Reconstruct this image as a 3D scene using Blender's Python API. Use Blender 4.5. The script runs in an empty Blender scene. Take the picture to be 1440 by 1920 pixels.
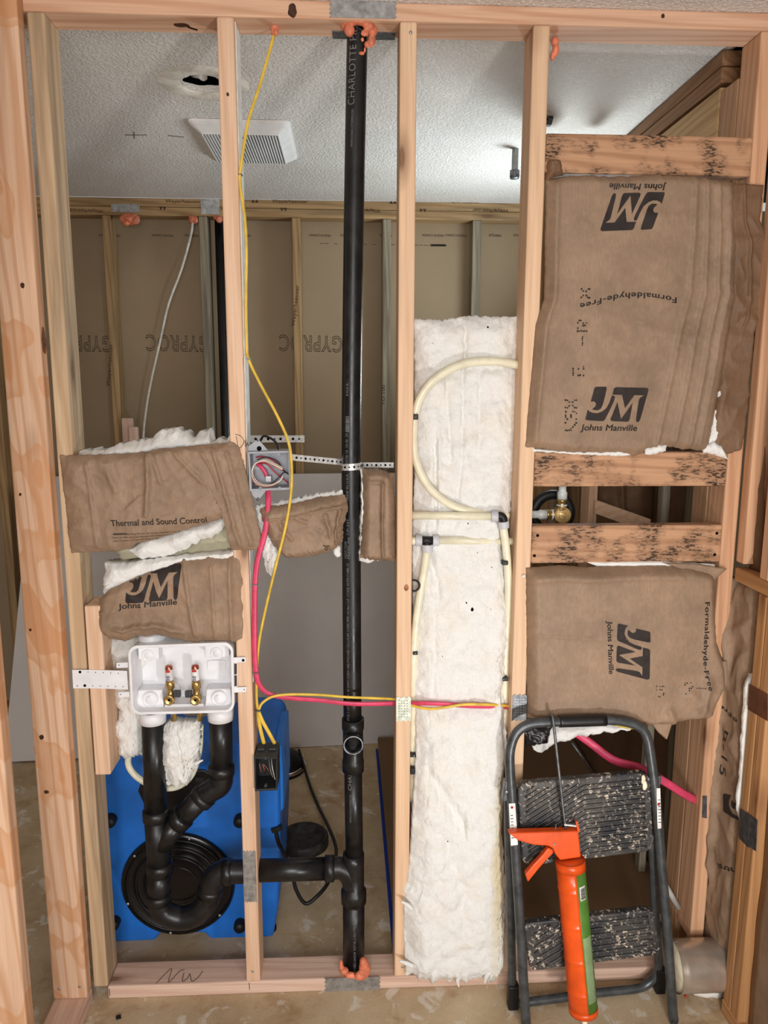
import bpy, bmesh, math, random
from mathutils import Vector, Matrix, noise
from mathutils.bvhtree import BVHTree

# ------------------------------------------------------------------ camera, world, lights
SC = bpy.context.scene
COL = SC.collection
FPX, CD, CH, PITCH, YAW, ROLL = 1413.4467, 1.8472, 1.6591, 0.1669, 0.0494, -0.003
CAMLOC = Vector((0, -CD, CH))
_cp, _sp, _cy, _sy = math.cos(PITCH), math.sin(PITCH), math.cos(YAW), math.sin(YAW)
FWD = Vector((_sy * _cp, _cy * _cp, -_sp))
_R0 = Vector((_cy, -_sy, 0))
_D0 = FWD.cross(_R0)
RIGHT = _R0 * math.cos(ROLL) + _D0 * math.sin(ROLL)
DOWN = -_R0 * math.sin(ROLL) + _D0 * math.cos(ROLL)
cam = bpy.data.cameras.new('camera')
cam.sensor_fit = 'HORIZONTAL'
cam.sensor_width = 36
cam.lens = 36 * FPX / 1440
camo = bpy.data.objects.new('camera', cam)
COL.objects.link(camo)
m = Matrix((RIGHT, -DOWN, -FWD)).transposed().to_4x4()
m.translation = CAMLOC
camo.matrix_world = m
SC.camera = camo

SC.view_settings.view_transform = 'Standard'
SC.view_settings.look = 'None'
SC.view_settings.gamma = 1
SC.view_settings.exposure = 0.0
SC.view_settings.use_curve_mapping = False

wd = bpy.data.worlds.new('World')
SC.world = wd
wd.use_nodes = True
wd.node_tree.nodes['Background'].inputs[0].default_value = (0.95, 0.97, 1.0, 1)
wd.node_tree.nodes['Background'].inputs[1].default_value = 0.55


def area_light(name, loc, target, sx, sy, energy, color):
    l = bpy.data.lights.new(name, 'AREA')
    l.shape = 'RECTANGLE'
    l.size, l.size_y, l.energy, l.color = sx, sy, energy, color
    o = bpy.data.objects.new(name, l)
    COL.objects.link(o)
    o.location = loc
    o.rotation_euler = (Vector(target) - Vector(loc)).to_track_quat('-Z', 'Y').to_euler()
    return o


# daylight of the room the photographer stands in, and the window of the small room behind the wall
area_light('daylight_front', (0.0, -3.3, 1.55), (-0.2, 0, 1.1), 1.3, 1.2, 62, (1.0, 0.975, 0.95))
area_light('work_lamp', (0.62, -1.5, 0.45), (0.25, 0.9, 2.5), 0.10, 0.10, 12, (1.0, 0.98, 0.96))
area_light('daylight_bath', (0.9, 1.25, 1.75), (0.2, 1.0, 2.4), 0.3, 0.4, 14, (0.84, 0.96, 1.0))


# ------------------------------------------------------------------ geometry of the view
def ray(px, py):
    return RIGHT * ((px - 720) / FPX) + DOWN * ((py - 960) / FPX) + FWD


def P(px, py, Y=0.0):
    v = ray(px, py)
    return CAMLOC + v * ((Y + CD) / v.y)


def PX(px, py, X):
    v = ray(px, py)
    return CAMLOC + v * (X / v.x)


def PZ(px, py, Z):
    v = ray(px, py)
    return CAMLOC + v * ((Z - CH) / v.z)


def PP(px, py, a, b, c):
    """ray against the plane Y = a + b X + c Z"""
    v = ray(px, py)
    t = (a + b * CAMLOC.x + c * CAMLOC.z - CAMLOC.y) / (v.y - b * v.x - c * v.z)
    return CAMLOC + v * t


def MPP(px, py, Y=0.0):
    return (P(px + 1, py, Y) - P(px, py, Y)).length


# ------------------------------------------------------------------ objects
def wloc(o):
    v = Vector((0, 0, 0))
    while o is not None:
        v = v + o.location
        o = o.parent
    return v


def tag(o, label=None, cat=None, group=None, kind=None):
    if label:
        o['label'] = label
    if cat:
        o['category'] = cat
    if group:
        o['group'] = group
    if kind:
        o['kind'] = kind
    return o


def thing(name, label, cat, loc, group=None):
    o = bpy.data.objects.new(name, None)
    o.empty_display_size = 0.05
    COL.objects.link(o)
    o.location = loc
    return tag(o, label, cat, group)


class MB:
    def __init__(s):
        s.v, s.f, s.smooth = [], [], set()

    def add(s, vs, fs, smooth=False):
        n = len(s.v)
        s.v += [Vector(p) for p in vs]
        for f in fs:
            if smooth:
                s.smooth.add(len(s.f))
            s.f.append([i + n for i in f])

    def box(s, x0, x1, y0, y1, z0, z1):
        s.add([(x0, y0, z0), (x1, y0, z0), (x1, y1, z0), (x0, y1, z0), (x0, y0, z1), (x1, y0, z1), (x1, y1, z1), (x0, y1, z1)],
              [(3, 2, 1, 0), (4, 5, 6, 7), (0, 1, 5, 4), (1, 2, 6, 5), (2, 3, 7, 6), (3, 0, 4, 7)])

    def obox(s, c, ex, ey, ez):
        """oriented box: centre and three half-axes"""
        c, ex, ey, ez = Vector(c), Vector(ex), Vector(ey), Vector(ez)
        vs = [c + ex * a + ey * b + ez * d for d in (-1, 1) for a, b in ((-1, -1), (1, -1), (1, 1), (-1, 1))]
        s.add(vs, [(3, 2, 1, 0), (4, 5, 6, 7), (0, 1, 5, 4), (1, 2, 6, 5), (2, 3, 7, 6), (3, 0, 4, 7)])

    def prism(s, poly, vec):
        """polygon of 3-D points pushed along vec"""
        n = len(poly)
        vec = Vector(vec)
        vs = [Vector(p) for p in poly] + [Vector(p) + vec for p in poly]
        s.add(vs, [list(range(n))[::-1], list(range(n, 2 * n))] + [(i, (i + 1) % n, n + (i + 1) % n, n + i) for i in range(n)])

    def tube(s, pts, r, seg=12, caps=True, flat=1.0, flatdir=None):
        pts = [Vector(p) for p in pts]
        n = len(pts)
        rs = r if isinstance(r, (list, tuple)) else [r] * n
        up = None
        rings = []
        for i, p in enumerate(pts):
            t = (pts[min(i + 1, n - 1)] - pts[max(i - 1, 0)]).normalized()
            if up is None:
                up = Vector((0, 1, 0)) if abs(t.y) < .8 else Vector((0, 0, 1))
                if flatdir is not None:
                    up = Vector(flatdir)
            up = (up - t * up.dot(t)).normalized()
            b = t.cross(up)
            rings.append([p + (up * math.cos(a) * flat + b * math.sin(a)) * rs[i] for a in [2 * math.pi * k / seg for k in range(seg)]])
        vs = [q for rg in rings for q in rg]
        fs = []
        for i in range(n - 1):
            for k in range(seg):
                a, b_ = i * seg + k, i * seg + (k + 1) % seg
                fs.append((a, b_, b_ + seg, a + seg))
        s.add(vs, fs, True)
        if caps:
            s.add(rings[0], [list(range(seg))[::-1]])
            s.add(rings[-1], [list(range(seg))])

    def cyl(s, p0, p1, r0, r1=None, seg=24, caps=True):
        s.tube([p0, p1], [r0, r0 if r1 is None else r1], seg, caps)

    def lathe(s, o, ax, prof, seg=28):
        """closed or open profile of (radius, height) turned about the axis"""
        o, ax = Vector(o), Vector(ax).normalized()
        u = ax.orthogonal().normalized()
        w = ax.cross(u)
        vs = [o + ax * h + (u * math.cos(2 * math.pi * k / seg) + w * math.sin(2 * math.pi * k / seg)) * r for r, h in prof for k in range(seg)]
        fs = [(i * seg + k, i * seg + (k + 1) % seg, (i + 1) * seg + (k + 1) % seg, (i + 1) * seg + k) for i in range(len(prof) - 1) for k in range(seg)]
        s.add(vs, fs, True)

    def blob(s, c, rx, ry, rz, amp=.25, fr=40, nu=22, nv=14, seed=0):
        c = Vector(c)
        vs, fs = [], []
        for j in range(nv + 1):
            th = math.pi * j / nv
            for i in range(nu):
                ph = 2 * math.pi * i / nu
                d = Vector((math.sin(th) * math.cos(ph) * rx, math.sin(th) * math.sin(ph) * ry, math.cos(th) * rz))
                k = 1 + amp * noise.fractal((c + d) * fr + Vector((seed * 7.3, 0, 0)), 1, 2, 3)
                vs.append(c + d * k)
        for j in range(nv):
            for i in range(nu):
                fs.append((j * nu + i, (j + 1) * nu + i, (j + 1) * nu + (i + 1) % nu, j * nu + (i + 1) % nu))
        s.add(vs, fs, True)

    def build(s, name, mat, parent=None, bevel=0, origin=None, seg=2):
        me = bpy.data.meshes.new(name)
        if parent is not None:
            org = wloc(parent)
        elif origin is not None:
            org = Vector(origin)
        else:
            xs, ys, zs = [v.x for v in s.v], [v.y for v in s.v], [v.z for v in s.v]
            org = Vector(((min(xs) + max(xs)) / 2, (min(ys) + max(ys)) / 2, min(zs)))
        me.from_pydata([tuple(v - org) for v in s.v], [], [tuple(f) for f in s.f])
        for i in s.smooth:
            me.polygons[i].use_smooth = True
        bm = bmesh.new()
        bm.from_mesh(me)
        bmesh.ops.remove_doubles(bm, verts=bm.verts, dist=1e-6)
        bmesh.ops.recalc_face_normals(bm, faces=bm.faces)
        bm.to_mesh(me)
        bm.free()
        o = bpy.data.objects.new(name, me)
        COL.objects.link(o)
        me.materials.append(mat)
        if parent is not None:
            o.parent = parent
        else:
            o.location = org
        if bevel:
            b = o.modifiers.new('bevel', 'BEVEL')
            b.width, b.segments, b.limit_method, b.angle_limit = bevel, seg, 'ANGLE', math.radians(40)
            b.harden_normals = False
        return o


def crom(pts, n=8):
    """smooth curve through the points"""
    p = [Vector(q) for q in pts]
    p = [p[0] * 2 - p[1]] + p + [p[-1] * 2 - p[-2]]
    out = []
    for i in range(1, len(p) - 2):
        for k in range(n):
            t = k / n
            a, b, c, d = p[i - 1], p[i], p[i + 1], p[i + 2]
            out.append(.5 * ((2 * b) + (c - a) * t + (2 * a - 5 * b + 4 * c - d) * t * t + (3 * b - a - 3 * c + d) * t ** 3))
    out.append(p[-2])
    return out


def path(pts, Y=None, n=8):
    """pixel path, each point (px, py, Y) or (px, py) with a common Y"""
    return crom([P(q[0], q[1], q[2] if len(q) > 2 else Y) for q in pts], n)


# ------------------------------------------------------------------ materials
def lin(c):
    return tuple(((x / 255) / 12.92 if x / 255 <= .04045 else ((x / 255 + .055) / 1.055) ** 2.4) for x in c) + (1,)


class NT:
    def __init__(s, name, rough=.6, spec=.3, metal=0):
        s.m = bpy.data.materials.new(name)
        s.m.use_nodes = True
        s.t = s.m.node_tree
        s.b = s.t.nodes['Principled BSDF']
        s.b.inputs['Roughness'].default_value = rough
        s.b.inputs['Specular IOR Level'].default_value = spec
        s.b.inputs['Metallic'].default_value = metal

    def n(s, typ, **kw):
        d = s.t.nodes.new(typ)
        for k, v in kw.items():
            setattr(d, k, v)
        return d

    def l(s, a, b):
        s.t.links.new(a, b)

    def coords(s, scale=(1, 1, 1), rand=True, kind='Object'):
        if kind == 'Position':
            src = s.n('ShaderNodeNewGeometry').outputs['Position']
        else:
            src = s.n('ShaderNodeTexCoord').outputs[kind]
        if rand:
            oi = s.n('ShaderNodeObjectInfo')
            mu = s.n('ShaderNodeVectorMath', operation='MULTIPLY')
            mu.inputs[1].default_value = (37.0, 17.0, 29.0)
            s.l(oi.outputs['Random'], mu.inputs[0])
            ad = s.n('ShaderNodeVectorMath', operation='ADD')
            s.l(src, ad.inputs[0])
            s.l(mu.outputs[0], ad.inputs[1])
            src = ad.outputs[0]
        sc = s.n('ShaderNodeVectorMath', operation='MULTIPLY')
        sc.inputs[1].default_value = scale
        s.l(src, sc.inputs[0])
        return sc.outputs[0]

    def noise(s, vec, scale, detail=3, rough=.55, dist=0):
        d = s.n('ShaderNodeTexNoise')
        d.inputs['Scale'].default_value = scale
        d.inputs['Detail'].default_value = detail
        d.inputs['Roughness'].default_value = rough
        d.inputs['Distortion'].default_value = dist
        if vec is not None:
            s.l(vec, d.inputs['Vector'])
        return d.outputs[0]

    def ramp(s, fac, stops):
        d = s.n('ShaderNodeValToRGB')
        while len(d.color_ramp.elements) < len(stops):
            d.color_ramp.elements.new(.5)
        for e, (p, c) in zip(d.color_ramp.elements, stops):
            e.position = p
            e.color = c if isinstance(c, tuple) else (c, c, c, 1)
        s.l(fac, d.inputs[0])
        return d.outputs[0]

    def mix(s, fac, a, b, typ='MIX'):
        d = s.n('ShaderNodeMixRGB', blend_type=typ)
        for i, x in zip((0, 1, 2), (fac, a, b)):
            if isinstance(x, (int, float)):
                d.inputs[i].default_value = x
            elif isinstance(x, tuple):
                d.inputs[i].default_value = x
            else:
                s.l(x, d.inputs[i])
        return d.outputs[0]

    def math(s, op, a, b=0.0):
        d = s.n('ShaderNodeMath', operation=op)
        for i, x in enumerate((a, b)):
            if isinstance(x, (int, float)):
                d.inputs[i].default_value = x
            else:
                s.l(x, d.inputs[i])
        return d.outputs[0]

    def color(s, c):
        if isinstance(c, tuple):
            s.b.inputs['Base Color'].default_value = c
        else:
            s.l(c, s.b.inputs['Base Color'])
        return s

    def bump(s, h, strength=.3, dist=.005):
        d = s.n('ShaderNodeBump')
        d.inputs['Strength'].default_value = strength
        d.inputs['Distance'].default_value = dist
        s.l(h, d.inputs['Height'])
        s.l(d.outputs[0], s.b.inputs['Normal'])
        return s


_cache = {}


def wood(axis, base, dark, mold=0.0, stain=0.0, seed=0, knots=True, ring=.55, bands=0.0):
    key = (axis, base, dark, mold, stain, seed, ring, bands)
    if key in _cache:
        return _cache[key]
    M = NT('lumber_' + 'xyz'[axis], .62, .25)
    sc = [1, 1, 1]
    sc[axis] = .055
    v = M.coords(tuple(sc))
    sc2 = [1, 1, 1]
    sc2[axis] = .02
    v2 = M.coords(tuple(sc2))
    wv = M.n('ShaderNodeTexWave', wave_type='BANDS', bands_direction='DIAGONAL')
    wv.inputs['Scale'].default_value = 22
    wv.inputs['Distortion'].default_value = 9
    wv.inputs['Detail'].default_value = 2.5
    wv.inputs['Detail Scale'].default_value = .9
    M.l(v, wv.inputs['Vector'])
    big = M.noise(v, 14, 2)
    fine = M.noise(v2, 260, 3)
    c = M.mix(M.math('MULTIPLY', M.ramp(wv.outputs[1], [(.45, 0.0), (1, 1.0)]), ring), lin(base), lin(dark))
    c = M.mix(M.ramp(big, [(.48, 0.0), (.68, .45)]), c, lin(tuple(int(x * .9) for x in dark)))
    c = M.mix(M.ramp(fine, [(.35, .28), (.6, 0.0)]), c, lin(tuple(int(x * .78) for x in base)))
    if knots:
        sk = [10, 10, 10]
        sk[axis] = 3.1
        vk = M.coords(tuple(sk))
        vo = M.n('ShaderNodeTexVoronoi', feature='F1')
        vo.inputs['Scale'].default_value = .8
        M.l(vk, vo.inputs['Vector'])
        kf = M.ramp(vo.outputs['Distance'], [(.05, 1.0), (.085, .55), (.2, 0.0)])
        c = M.mix(M.math('MULTIPLY', kf, .8), c, lin((98, 58, 34)))
    if stain:
        st = M.noise(v, 26, 4, .65)
        c = M.mix(M.math('MULTIPLY', M.ramp(st, [(.45, 0.0), (.7, 1.0)]), stain), c, lin((92, 84, 70)))
    if bands:
        # sharp-edged diagonal wet marks across the board
        sp = M.n('ShaderNodeSeparateXYZ')
        M.l(M.coords((1, 1, 1), rand=False), sp.inputs[0])
        t_ = M.math('ADD', sp.outputs['Z'], M.math('MULTIPLY', sp.outputs['X'], .75))
        cx = M.n('ShaderNodeCombineXYZ')
        M.l(t_, cx.inputs['Z'])
        M.l(M.math('MULTIPLY', sp.outputs['X'], 1.5), cx.inputs['X'])
        bn = M.noise(cx.outputs[0], 3.4, 2, .5)
        f = M.math('ADD', M.ramp(bn, [(.5, 0.0), (.508, .7), (.56, .35), (.568, .9)]), 0.0)
        c = M.mix(M.math('MULTIPLY', f, bands), c, lin((198, 138, 90)))
    if mold:
        sm = [1, 1, 1]
        sm[axis] = .3
        v3 = M.coords(tuple(sm))
        a = M.ramp(M.noise(v3, 230, 3, .65), [(.5, 0.0), (.57, 1.0)])
        b = M.ramp(M.noise(M.coords((1, 1, 1)), 14, 2), [(.42, 0.0), (.6, 1.0)])
        c = M.mix(M.math('MULTIPLY', M.math('MULTIPLY', a, b), mold), c, lin((38, 30, 25)))
        c = M.mix(M.math('MULTIPLY', b, .35 * mold), c, lin((90, 66, 48)))
    M.color(c)
    M.bump(M.math('ADD', fine, wv.outputs[1]), .12, .002)
    _cache[key] = M.m
    return M.m


def W_new(ax):
    return wood(ax, (228, 192, 162), (206, 160, 124), ring=.5)


def W_light(ax):
    return wood(ax, (228, 192, 158), (210, 166, 128), ring=.35)


def W_old(ax):
    return wood(ax, (208, 180, 146), (178, 144, 108), stain=.5)


def W_back(ax):
    return wood(ax, (178, 146, 104), (130, 96, 60), stain=.6)


def W_gray(ax):
    return wood(ax, (156, 146, 126), (112, 100, 82), stain=.9)


def W_mold(ax):
    return wood(ax, (192, 148, 114), (150, 106, 76), mold=1.0, knots=False)


def W_orange(ax):
    return wood(ax, (190, 142, 96), (156, 108, 66))


def W_pink(ax):
    return wood(ax, (224, 192, 172), (192, 150, 130), ring=.4)


def plain(name, rgb, rough=.5, spec=.4, metal=0, var=0.06, scale=30):
    key = (name, rgb, rough, metal)
    if key in _cache:
        return _cache[key]
    M = NT(name, rough, spec, metal)
    n = M.noise(M.coords(), scale, 3)
    lo = tuple(max(0, int(x * (1 - var * 2))) for x in rgb)
    hi = tuple(min(255, int(x * (1 + var))) for x in rgb)
    M.color(M.ramp(n, [(.3, lin(lo)), (.7, lin(hi))]))
    _cache[key] = M.m
    return M.m


def mk_kraft(name, base):
    M = NT(name, .55, .3)
    p = M.coords(rand=False, kind='Position')
    a = M.noise(p, 9, 3, .6)
    b = M.noise(M.coords((1, 1, .25), rand=False, kind='Position'), 240, 3, .6)
    d = M.noise(p, 75, 3, .6)
    c = M.ramp(a, [(.3, lin(tuple(int(x * .86) for x in base))), (.7, lin(tuple(min(255, int(x * 1.06)) for x in base)))])
    c = M.mix(M.ramp(b, [(.35, .35), (.65, 0.0)]), c, lin(tuple(int(x * .8) for x in base)))
    c = M.mix(M.ramp(d, [(.5, 0.0), (.75, .3)]), c, lin(tuple(min(255, int(x * 1.12)) for x in base)))
    M.color(c)
    w = M.noise(p, 16, 4, .6, .8)
    M.bump(M.math('ADD', M.math('MULTIPLY', w, 1.2), M.math('MULTIPLY', b, .10)), .16, .010)
    return M.m


KRAFT = mk_kraft('kraft_paper', (152, 126, 103))
KRAFT_D = mk_kraft('kraft_paper_brown', (122, 92, 68))


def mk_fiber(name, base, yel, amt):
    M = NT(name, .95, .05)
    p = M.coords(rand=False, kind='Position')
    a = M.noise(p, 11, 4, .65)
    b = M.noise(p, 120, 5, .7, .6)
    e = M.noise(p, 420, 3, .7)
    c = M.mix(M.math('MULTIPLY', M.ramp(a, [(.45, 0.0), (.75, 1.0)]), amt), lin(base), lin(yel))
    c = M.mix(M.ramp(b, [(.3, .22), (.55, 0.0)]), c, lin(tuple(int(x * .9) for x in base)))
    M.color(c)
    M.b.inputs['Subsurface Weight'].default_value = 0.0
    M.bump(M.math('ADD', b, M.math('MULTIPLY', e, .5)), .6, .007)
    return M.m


FIBER = mk_fiber('fiberglass_wool', (240, 238, 234), (240, 228, 206), .55)
FIBER_P = mk_fiber('fiberglass_wool_pale', (242, 241, 238), (236, 228, 212), .5)


def mk_abs():
    M = NT('black_plastic', .32, .45)
    p = M.coords()
    a = M.noise(p, 18, 4, .7)
    b = M.noise(M.coords((1, 1, .1)), 160, 3, .7)
    c = M.ramp(a, [(.4, lin((17, 17, 18))), (.8, lin((34, 33, 33)))])
    c = M.mix(M.ramp(b, [(.66, 0.0), (.8, .22)]), c, lin((120, 118, 114)))
    M.color(c)
    M.l(M.ramp(a, [(.3, .26), (.75, .5)]), M.b.inputs['Roughness'])
    return M.m


ABS = mk_abs()
BLACK = plain('black_rubber', (20, 20, 21), .5, .4)
WHITE_P = plain('white_plastic', (232, 232, 235), .35, .4, var=.02)
GRAY_P = plain('gray_plastic', (158, 160, 166), .45, .4, var=.03)
GRAY_C = plain('gray_fitting_plastic', (196, 196, 200), .4, .4, var=.03)
BRASS = plain('brass', (196, 164, 104), .32, .5, .85, var=.08)
COPPER = plain('copper', (190, 116, 96), .32, .5, 1, var=.08)
STEEL = plain('galvanized_steel', (178, 178, 178), .42, .5, .75, var=.1, scale=60)
STEEL_D = plain('dark_steel', (110, 112, 116), .42, .5, .7, var=.12, scale=60)
STRAP = plain('strap_steel', (214, 212, 208), .4, .5, .5, var=.06, scale=90)
INK = plain('black_ink', (52, 45, 42), .6, .2, var=.08)
INK_L = plain('pipe_white_ink', (118, 118, 118), .6, .2)
PENCIL = plain('pencil_lead', (70, 62, 58), .5, .3)
FOAM = plain('orange_foam', (222, 128, 96), .45, .4, var=.08, scale=30)
PEX = plain('cream_tubing', (230, 224, 198), .3, .5, var=.03)
YEL = plain('yellow_cable_sheath', (228, 190, 74), .4, .4, var=.06)
PINK = plain('pink_cable_sheath', (214, 70, 104), .4, .4, var=.06)
WHITE_W = plain('white_cable_sheath', (206, 202, 192), .45, .4)
BLUE = plain('blue_plastic', (34, 112, 205), .4, .45, var=.08, scale=7)
ORANGE = plain('orange_enamel', (226, 84, 24), .3, .45, var=.05, scale=20)
GREEN = plain('green_label', (84, 128, 52), .45, .35, var=.05)
CREAM = plain('cream_paint', (240, 228, 200), .5, .3)
DARK = plain('dark_void', (14, 12, 10), .9, .1)
PAPER = plain('white_paper', (232, 230, 226), .5, .3)
RED = plain('red_print', (190, 40, 40), .5, .3)
HOLE = plain('dark_hole', (10, 9, 9), .9, .1)
TAPE = plain('blue_tape', (32, 62, 160), .6, .2)


# ------------------------------------------------------------------ room shell
ZC = 2.503
ZT = 2.4646


def struct(name, mb, mat, origin=None):
    o = mb.build(name, mat, origin=origin)
    o['kind'] = 'structure'
    return o


def mk_concrete():
    M = NT('concrete', .8, .25)
    p = M.coords(rand=False, kind='Position')
    a = M.noise(p, 4.5, 5, .6)
    b = M.noise(p, 13, 4, .6, .5)
    d = M.noise(p, 220, 3, .75)
    c = M.ramp(a, [(.3, lin((172, 148, 116))), (.7, lin((204, 184, 154)))])
    c = M.mix(M.ramp(b, [(.57, 0.0), (.64, .6)]), c, lin((226, 222, 212)))
    c = M.mix(M.ramp(M.noise(p, 8, 4, .65, .4), [(.3, .75), (.46, 0.0)]), c, lin((156, 122, 82)))
    c = M.mix(M.ramp(d, [(.3, .45), (.46, 0.0)]), c, lin((120, 102, 80)))
    M.color(c)
    M.bump(d, .2, .003)
    return M.m


def mk_ceiling():
    M = NT('textured_ceiling_paint', .75, .25)
    p = M.coords(rand=False, kind='Position')
    a = M.noise(p, 120, 3, .6, .3)
    M.color(M.ramp(M.noise(p, 3, 2), [(.3, lin((226, 219, 212))), (.7, lin((236, 231, 226)))]))
    M.bump(M.ramp(a, [(.40, 0.0), (.64, 1.0)]), .7, .005)
    return M.m


def mk_board(name, rgb):
    M = NT(name, .85, .15)
    p = M.coords(rand=False, kind='Position')
    a = M.noise(p, 2.2, 3)
    b = M.noise(p, 300, 2)
    c = M.ramp(a, [(.3, lin(tuple(int(x * .92) for x in rgb))), (.7, lin(rgb))])
    c = M.mix(M.ramp(b, [(.35, .18), (.6, 0.0)]), c, lin(tuple(int(x * .8) for x in rgb)))
    M.color(c)
    return M.m


CEIL = mk_ceiling()
BOARD = mk_board('drywall_paper', (160, 140, 114))
SHEET = mk_board('grey_sheet', (212, 206, 202))
W_RIGHT = (212, 166, 130), (180, 128, 94)
PLY = mk_board('brown_protection_board', (128, 100, 74))

b = MB()
b.box(-2.6, 2.4, -4.0, 2.2, -.05, 0)
struct('floor', b, mk_concrete())

# ceiling with the round hole
hc = Vector((-.402, .492, ZC))
HR = .062
b = MB()
q = .2
N = 40
ins, out = [], []
for k in range(N):
    a = 2 * math.pi * (k + .5) / N
    c_, s_ = math.cos(a), math.sin(a)
    rr = HR * (1 + .08 * math.sin(3 * a) + .05 * math.sin(7 * a + 1))
    ins.append((hc.x + rr * c_, hc.y + rr * s_, ZC))
    k2 = q / max(abs(c_), abs(s_))
    out.append((hc.x + k2 * c_, hc.y + k2 * s_, ZC))
b.add(ins + out + [(x, y, ZC + .016) for x, y, z in ins],
      [(k, (k + 1) % N, N + (k + 1) % N, N + k) for k in range(N)] + [(k, 2 * N + k, 2 * N + (k + 1) % N, (k + 1) % N) for k in range(N)])
x0, x1, y0, y1 = -2.6, .985, -.0, 1.85
hx0, hx1, hy0, hy1 = hc.x - q, hc.x + q, hc.y - q, hc.y + q
cs = [(hx1, hy1), (hx0, hy1), (hx0, hy0), (hx1, hy0)]
for i, (cx, cy) in enumerate(cs):      # fill corner slivers of the square
    best = sorted(range(N), key=lambda k: (out[k][0] - cx) ** 2 + (out[k][1] - cy) ** 2)[:2]
    b.add([out[best[0]], out[best[1]], (cx, cy, ZC)], [(0, 1, 2)])
for (a0, a1, c0, c1) in ((x0, hx0, y0, y1), (hx1, x1, y0, y1), (hx0, hx1, y0, hy0), (hx0, hx1, hy1, y1)):
    b.add([(a0, c0, ZC), (a1, c0, ZC), (a1, c1, ZC), (a0, c1, ZC)], [(0, 1, 2, 3)])
b.add([(-2.6, -4, ZC), (2.4, -4, ZC), (2.4, y0, ZC), (-2.6, y0, ZC)], [(0, 1, 2, 3)])
struct('ceiling', b, CEIL, origin=(0, 0, ZC))
b = MB()
b.box(-2.6, 2.4, -.1, 2.2, ZC + .1, ZC + .12)
struct('attic_cover', b, DARK)  # black attic cover over the ceiling; its colour makes the hole dark
b = MB()
prof = [(HR * 1.06, 0), (HR * 1.1, -.002), (.118, -.0015), (.128, .0)]
b.lathe((hc.x, hc.y, ZC - .0002), (0, 0, 1), prof, 40)
o = b.build('ceiling_patch', plain('smooth_plaster', (226, 218, 204), .7, .2, var=.08, scale=25))
tag(o, 'smooth off-white plaster ring around the round hole in the textured ceiling', 'plaster patch')
b = MB()
b.blob((hc.x - .02, hc.y + .03, ZC + .058), .05, .045, .03, .4, 40)
o = b.build('insulation_clump', FIBER)
tag(o, 'clump of pale insulation seen up inside the ceiling hole', 'insulation')

# back wall drywall, left end wall and right wall lining of the small room
YB = 1.85
b = MB()
b.box(-2.6, 2.4, YB + .089, YB + .102, 0, ZC)
struct('wall_back', b, BOARD)
b = MB()
b.box(-2.62, -2.6, -4.0, YB + .102, 0, ZC)
struct('wall_left', b, BOARD)
b = MB()
b.box(2.4, 2.42, -4.0, YB + .102, 0, ZC)
struct('wall_right', b, KRAFT_D)


# ------------------------------------------------------------------ lumber
def lumber(name, label, cat, x0, x1, y0, y1, z0, z1, mat, bevel=.004, group=None, dx=0, dz=0):
    b = MB()
    b.add([(x0, y0, z0), (x1, y0, z0 + dz), (x1, y1, z0 + dz), (x0, y1, z0), (x0 + dx, y0, z1), (x1 + dx, y0, z1 + dz), (x1 + dx, y1, z1 + dz), (x0 + dx, y1, z1)],
          [(3, 2, 1, 0), (4, 5, 6, 7), (0, 1, 5, 4), (1, 2, 6, 5), (2, 3, 7, 6), (3, 0, 4, 7)])
    o = b.build(name, mat, bevel=bevel)
    return tag(o, label, cat, group)


def part_disc(parent, name, loc, ax, r, mat, h=.003):
    b = MB()
    b.lathe(loc, ax, [(0, h), (r * .6, h), (r, h * .4), (r, 0), (0, 0)], 12)
    return b.build(name, mat, parent)


def nail(parent, loc, ax=(0, -1, 0), r=.004, mat=None):
    return part_disc(parent, 'nail_head', loc, ax, r, mat or STEEL, .0018)


def knot(parent, loc, ax, w, h, seed=0, mat=None):
    """dark knot lying in the face of a board"""
    ax = Vector(ax)
    u = Vector((1, 0, 0)) if abs(ax.x) < .5 else Vector((0, 1, 0))
    v = ax.cross(u)
    n = 20
    b = MB()
    pts = []
    for k in range(n):
        a = 2 * math.pi * k / n
        rr = 1 + .25 * noise.noise(Vector((math.cos(a) * 1.5, math.sin(a) * 1.5, seed * 3.1)))
        pts.append(Vector(loc) + u * math.cos(a) * w * rr + v * math.sin(a) * h * rr)
    b.prism([p - ax * .001 for p in pts], ax * .0016)
    return b.build('knot', mat or plain('knot_wood', (70, 42, 28), .6, .3, var=.2, scale=80), parent)


def stroke(parent, pts, r=.0009, mat=None, name='pencil_mark'):
    b = MB()
    b.tube(pts, r, 5)
    return b.build(name, mat or PENCIL, parent)


ST = .0385
top_plate = lumber('top_plate', 'long pinkish top plate running along the ceiling over all the studs', 'framing lumber', -1.0, 1.35, 0, .089, ZT, ZC, wood(0, (222, 180, 150), (190, 136, 102)))
bot_plate = lumber('bottom_plate', 'pale bottom plate lying on the concrete under the wall studs', 'framing lumber', -.66, .89, 0, .089, 0, .038, W_pink(0))
corner = lumber('corner_stud', 'wide-faced corner stud at the left with striped brown stains', 'framing lumber', -.79, -.702, -.038, 0, .038, ZC - .002, wood(2, (228, 190, 160), (198, 148, 110), ring=.75, bands=.8, seed=2))
stud_f = lumber('wall_stud', 'partly seen stud at the lower left edge, nearest to the camera', 'framing lumber', -.79, -.702, -.38, -.342, .038, ZC - .002, wood(2, (228, 190, 160), (198, 148, 110), ring=.75, bands=.8, seed=2))
lplate = lumber('bottom_plate', 'pink bottom plate running towards the camera at the lower left', 'framing lumber', -.79, -.70, -1.3, 0.0, 0, .038, W_pink(1))
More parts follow.
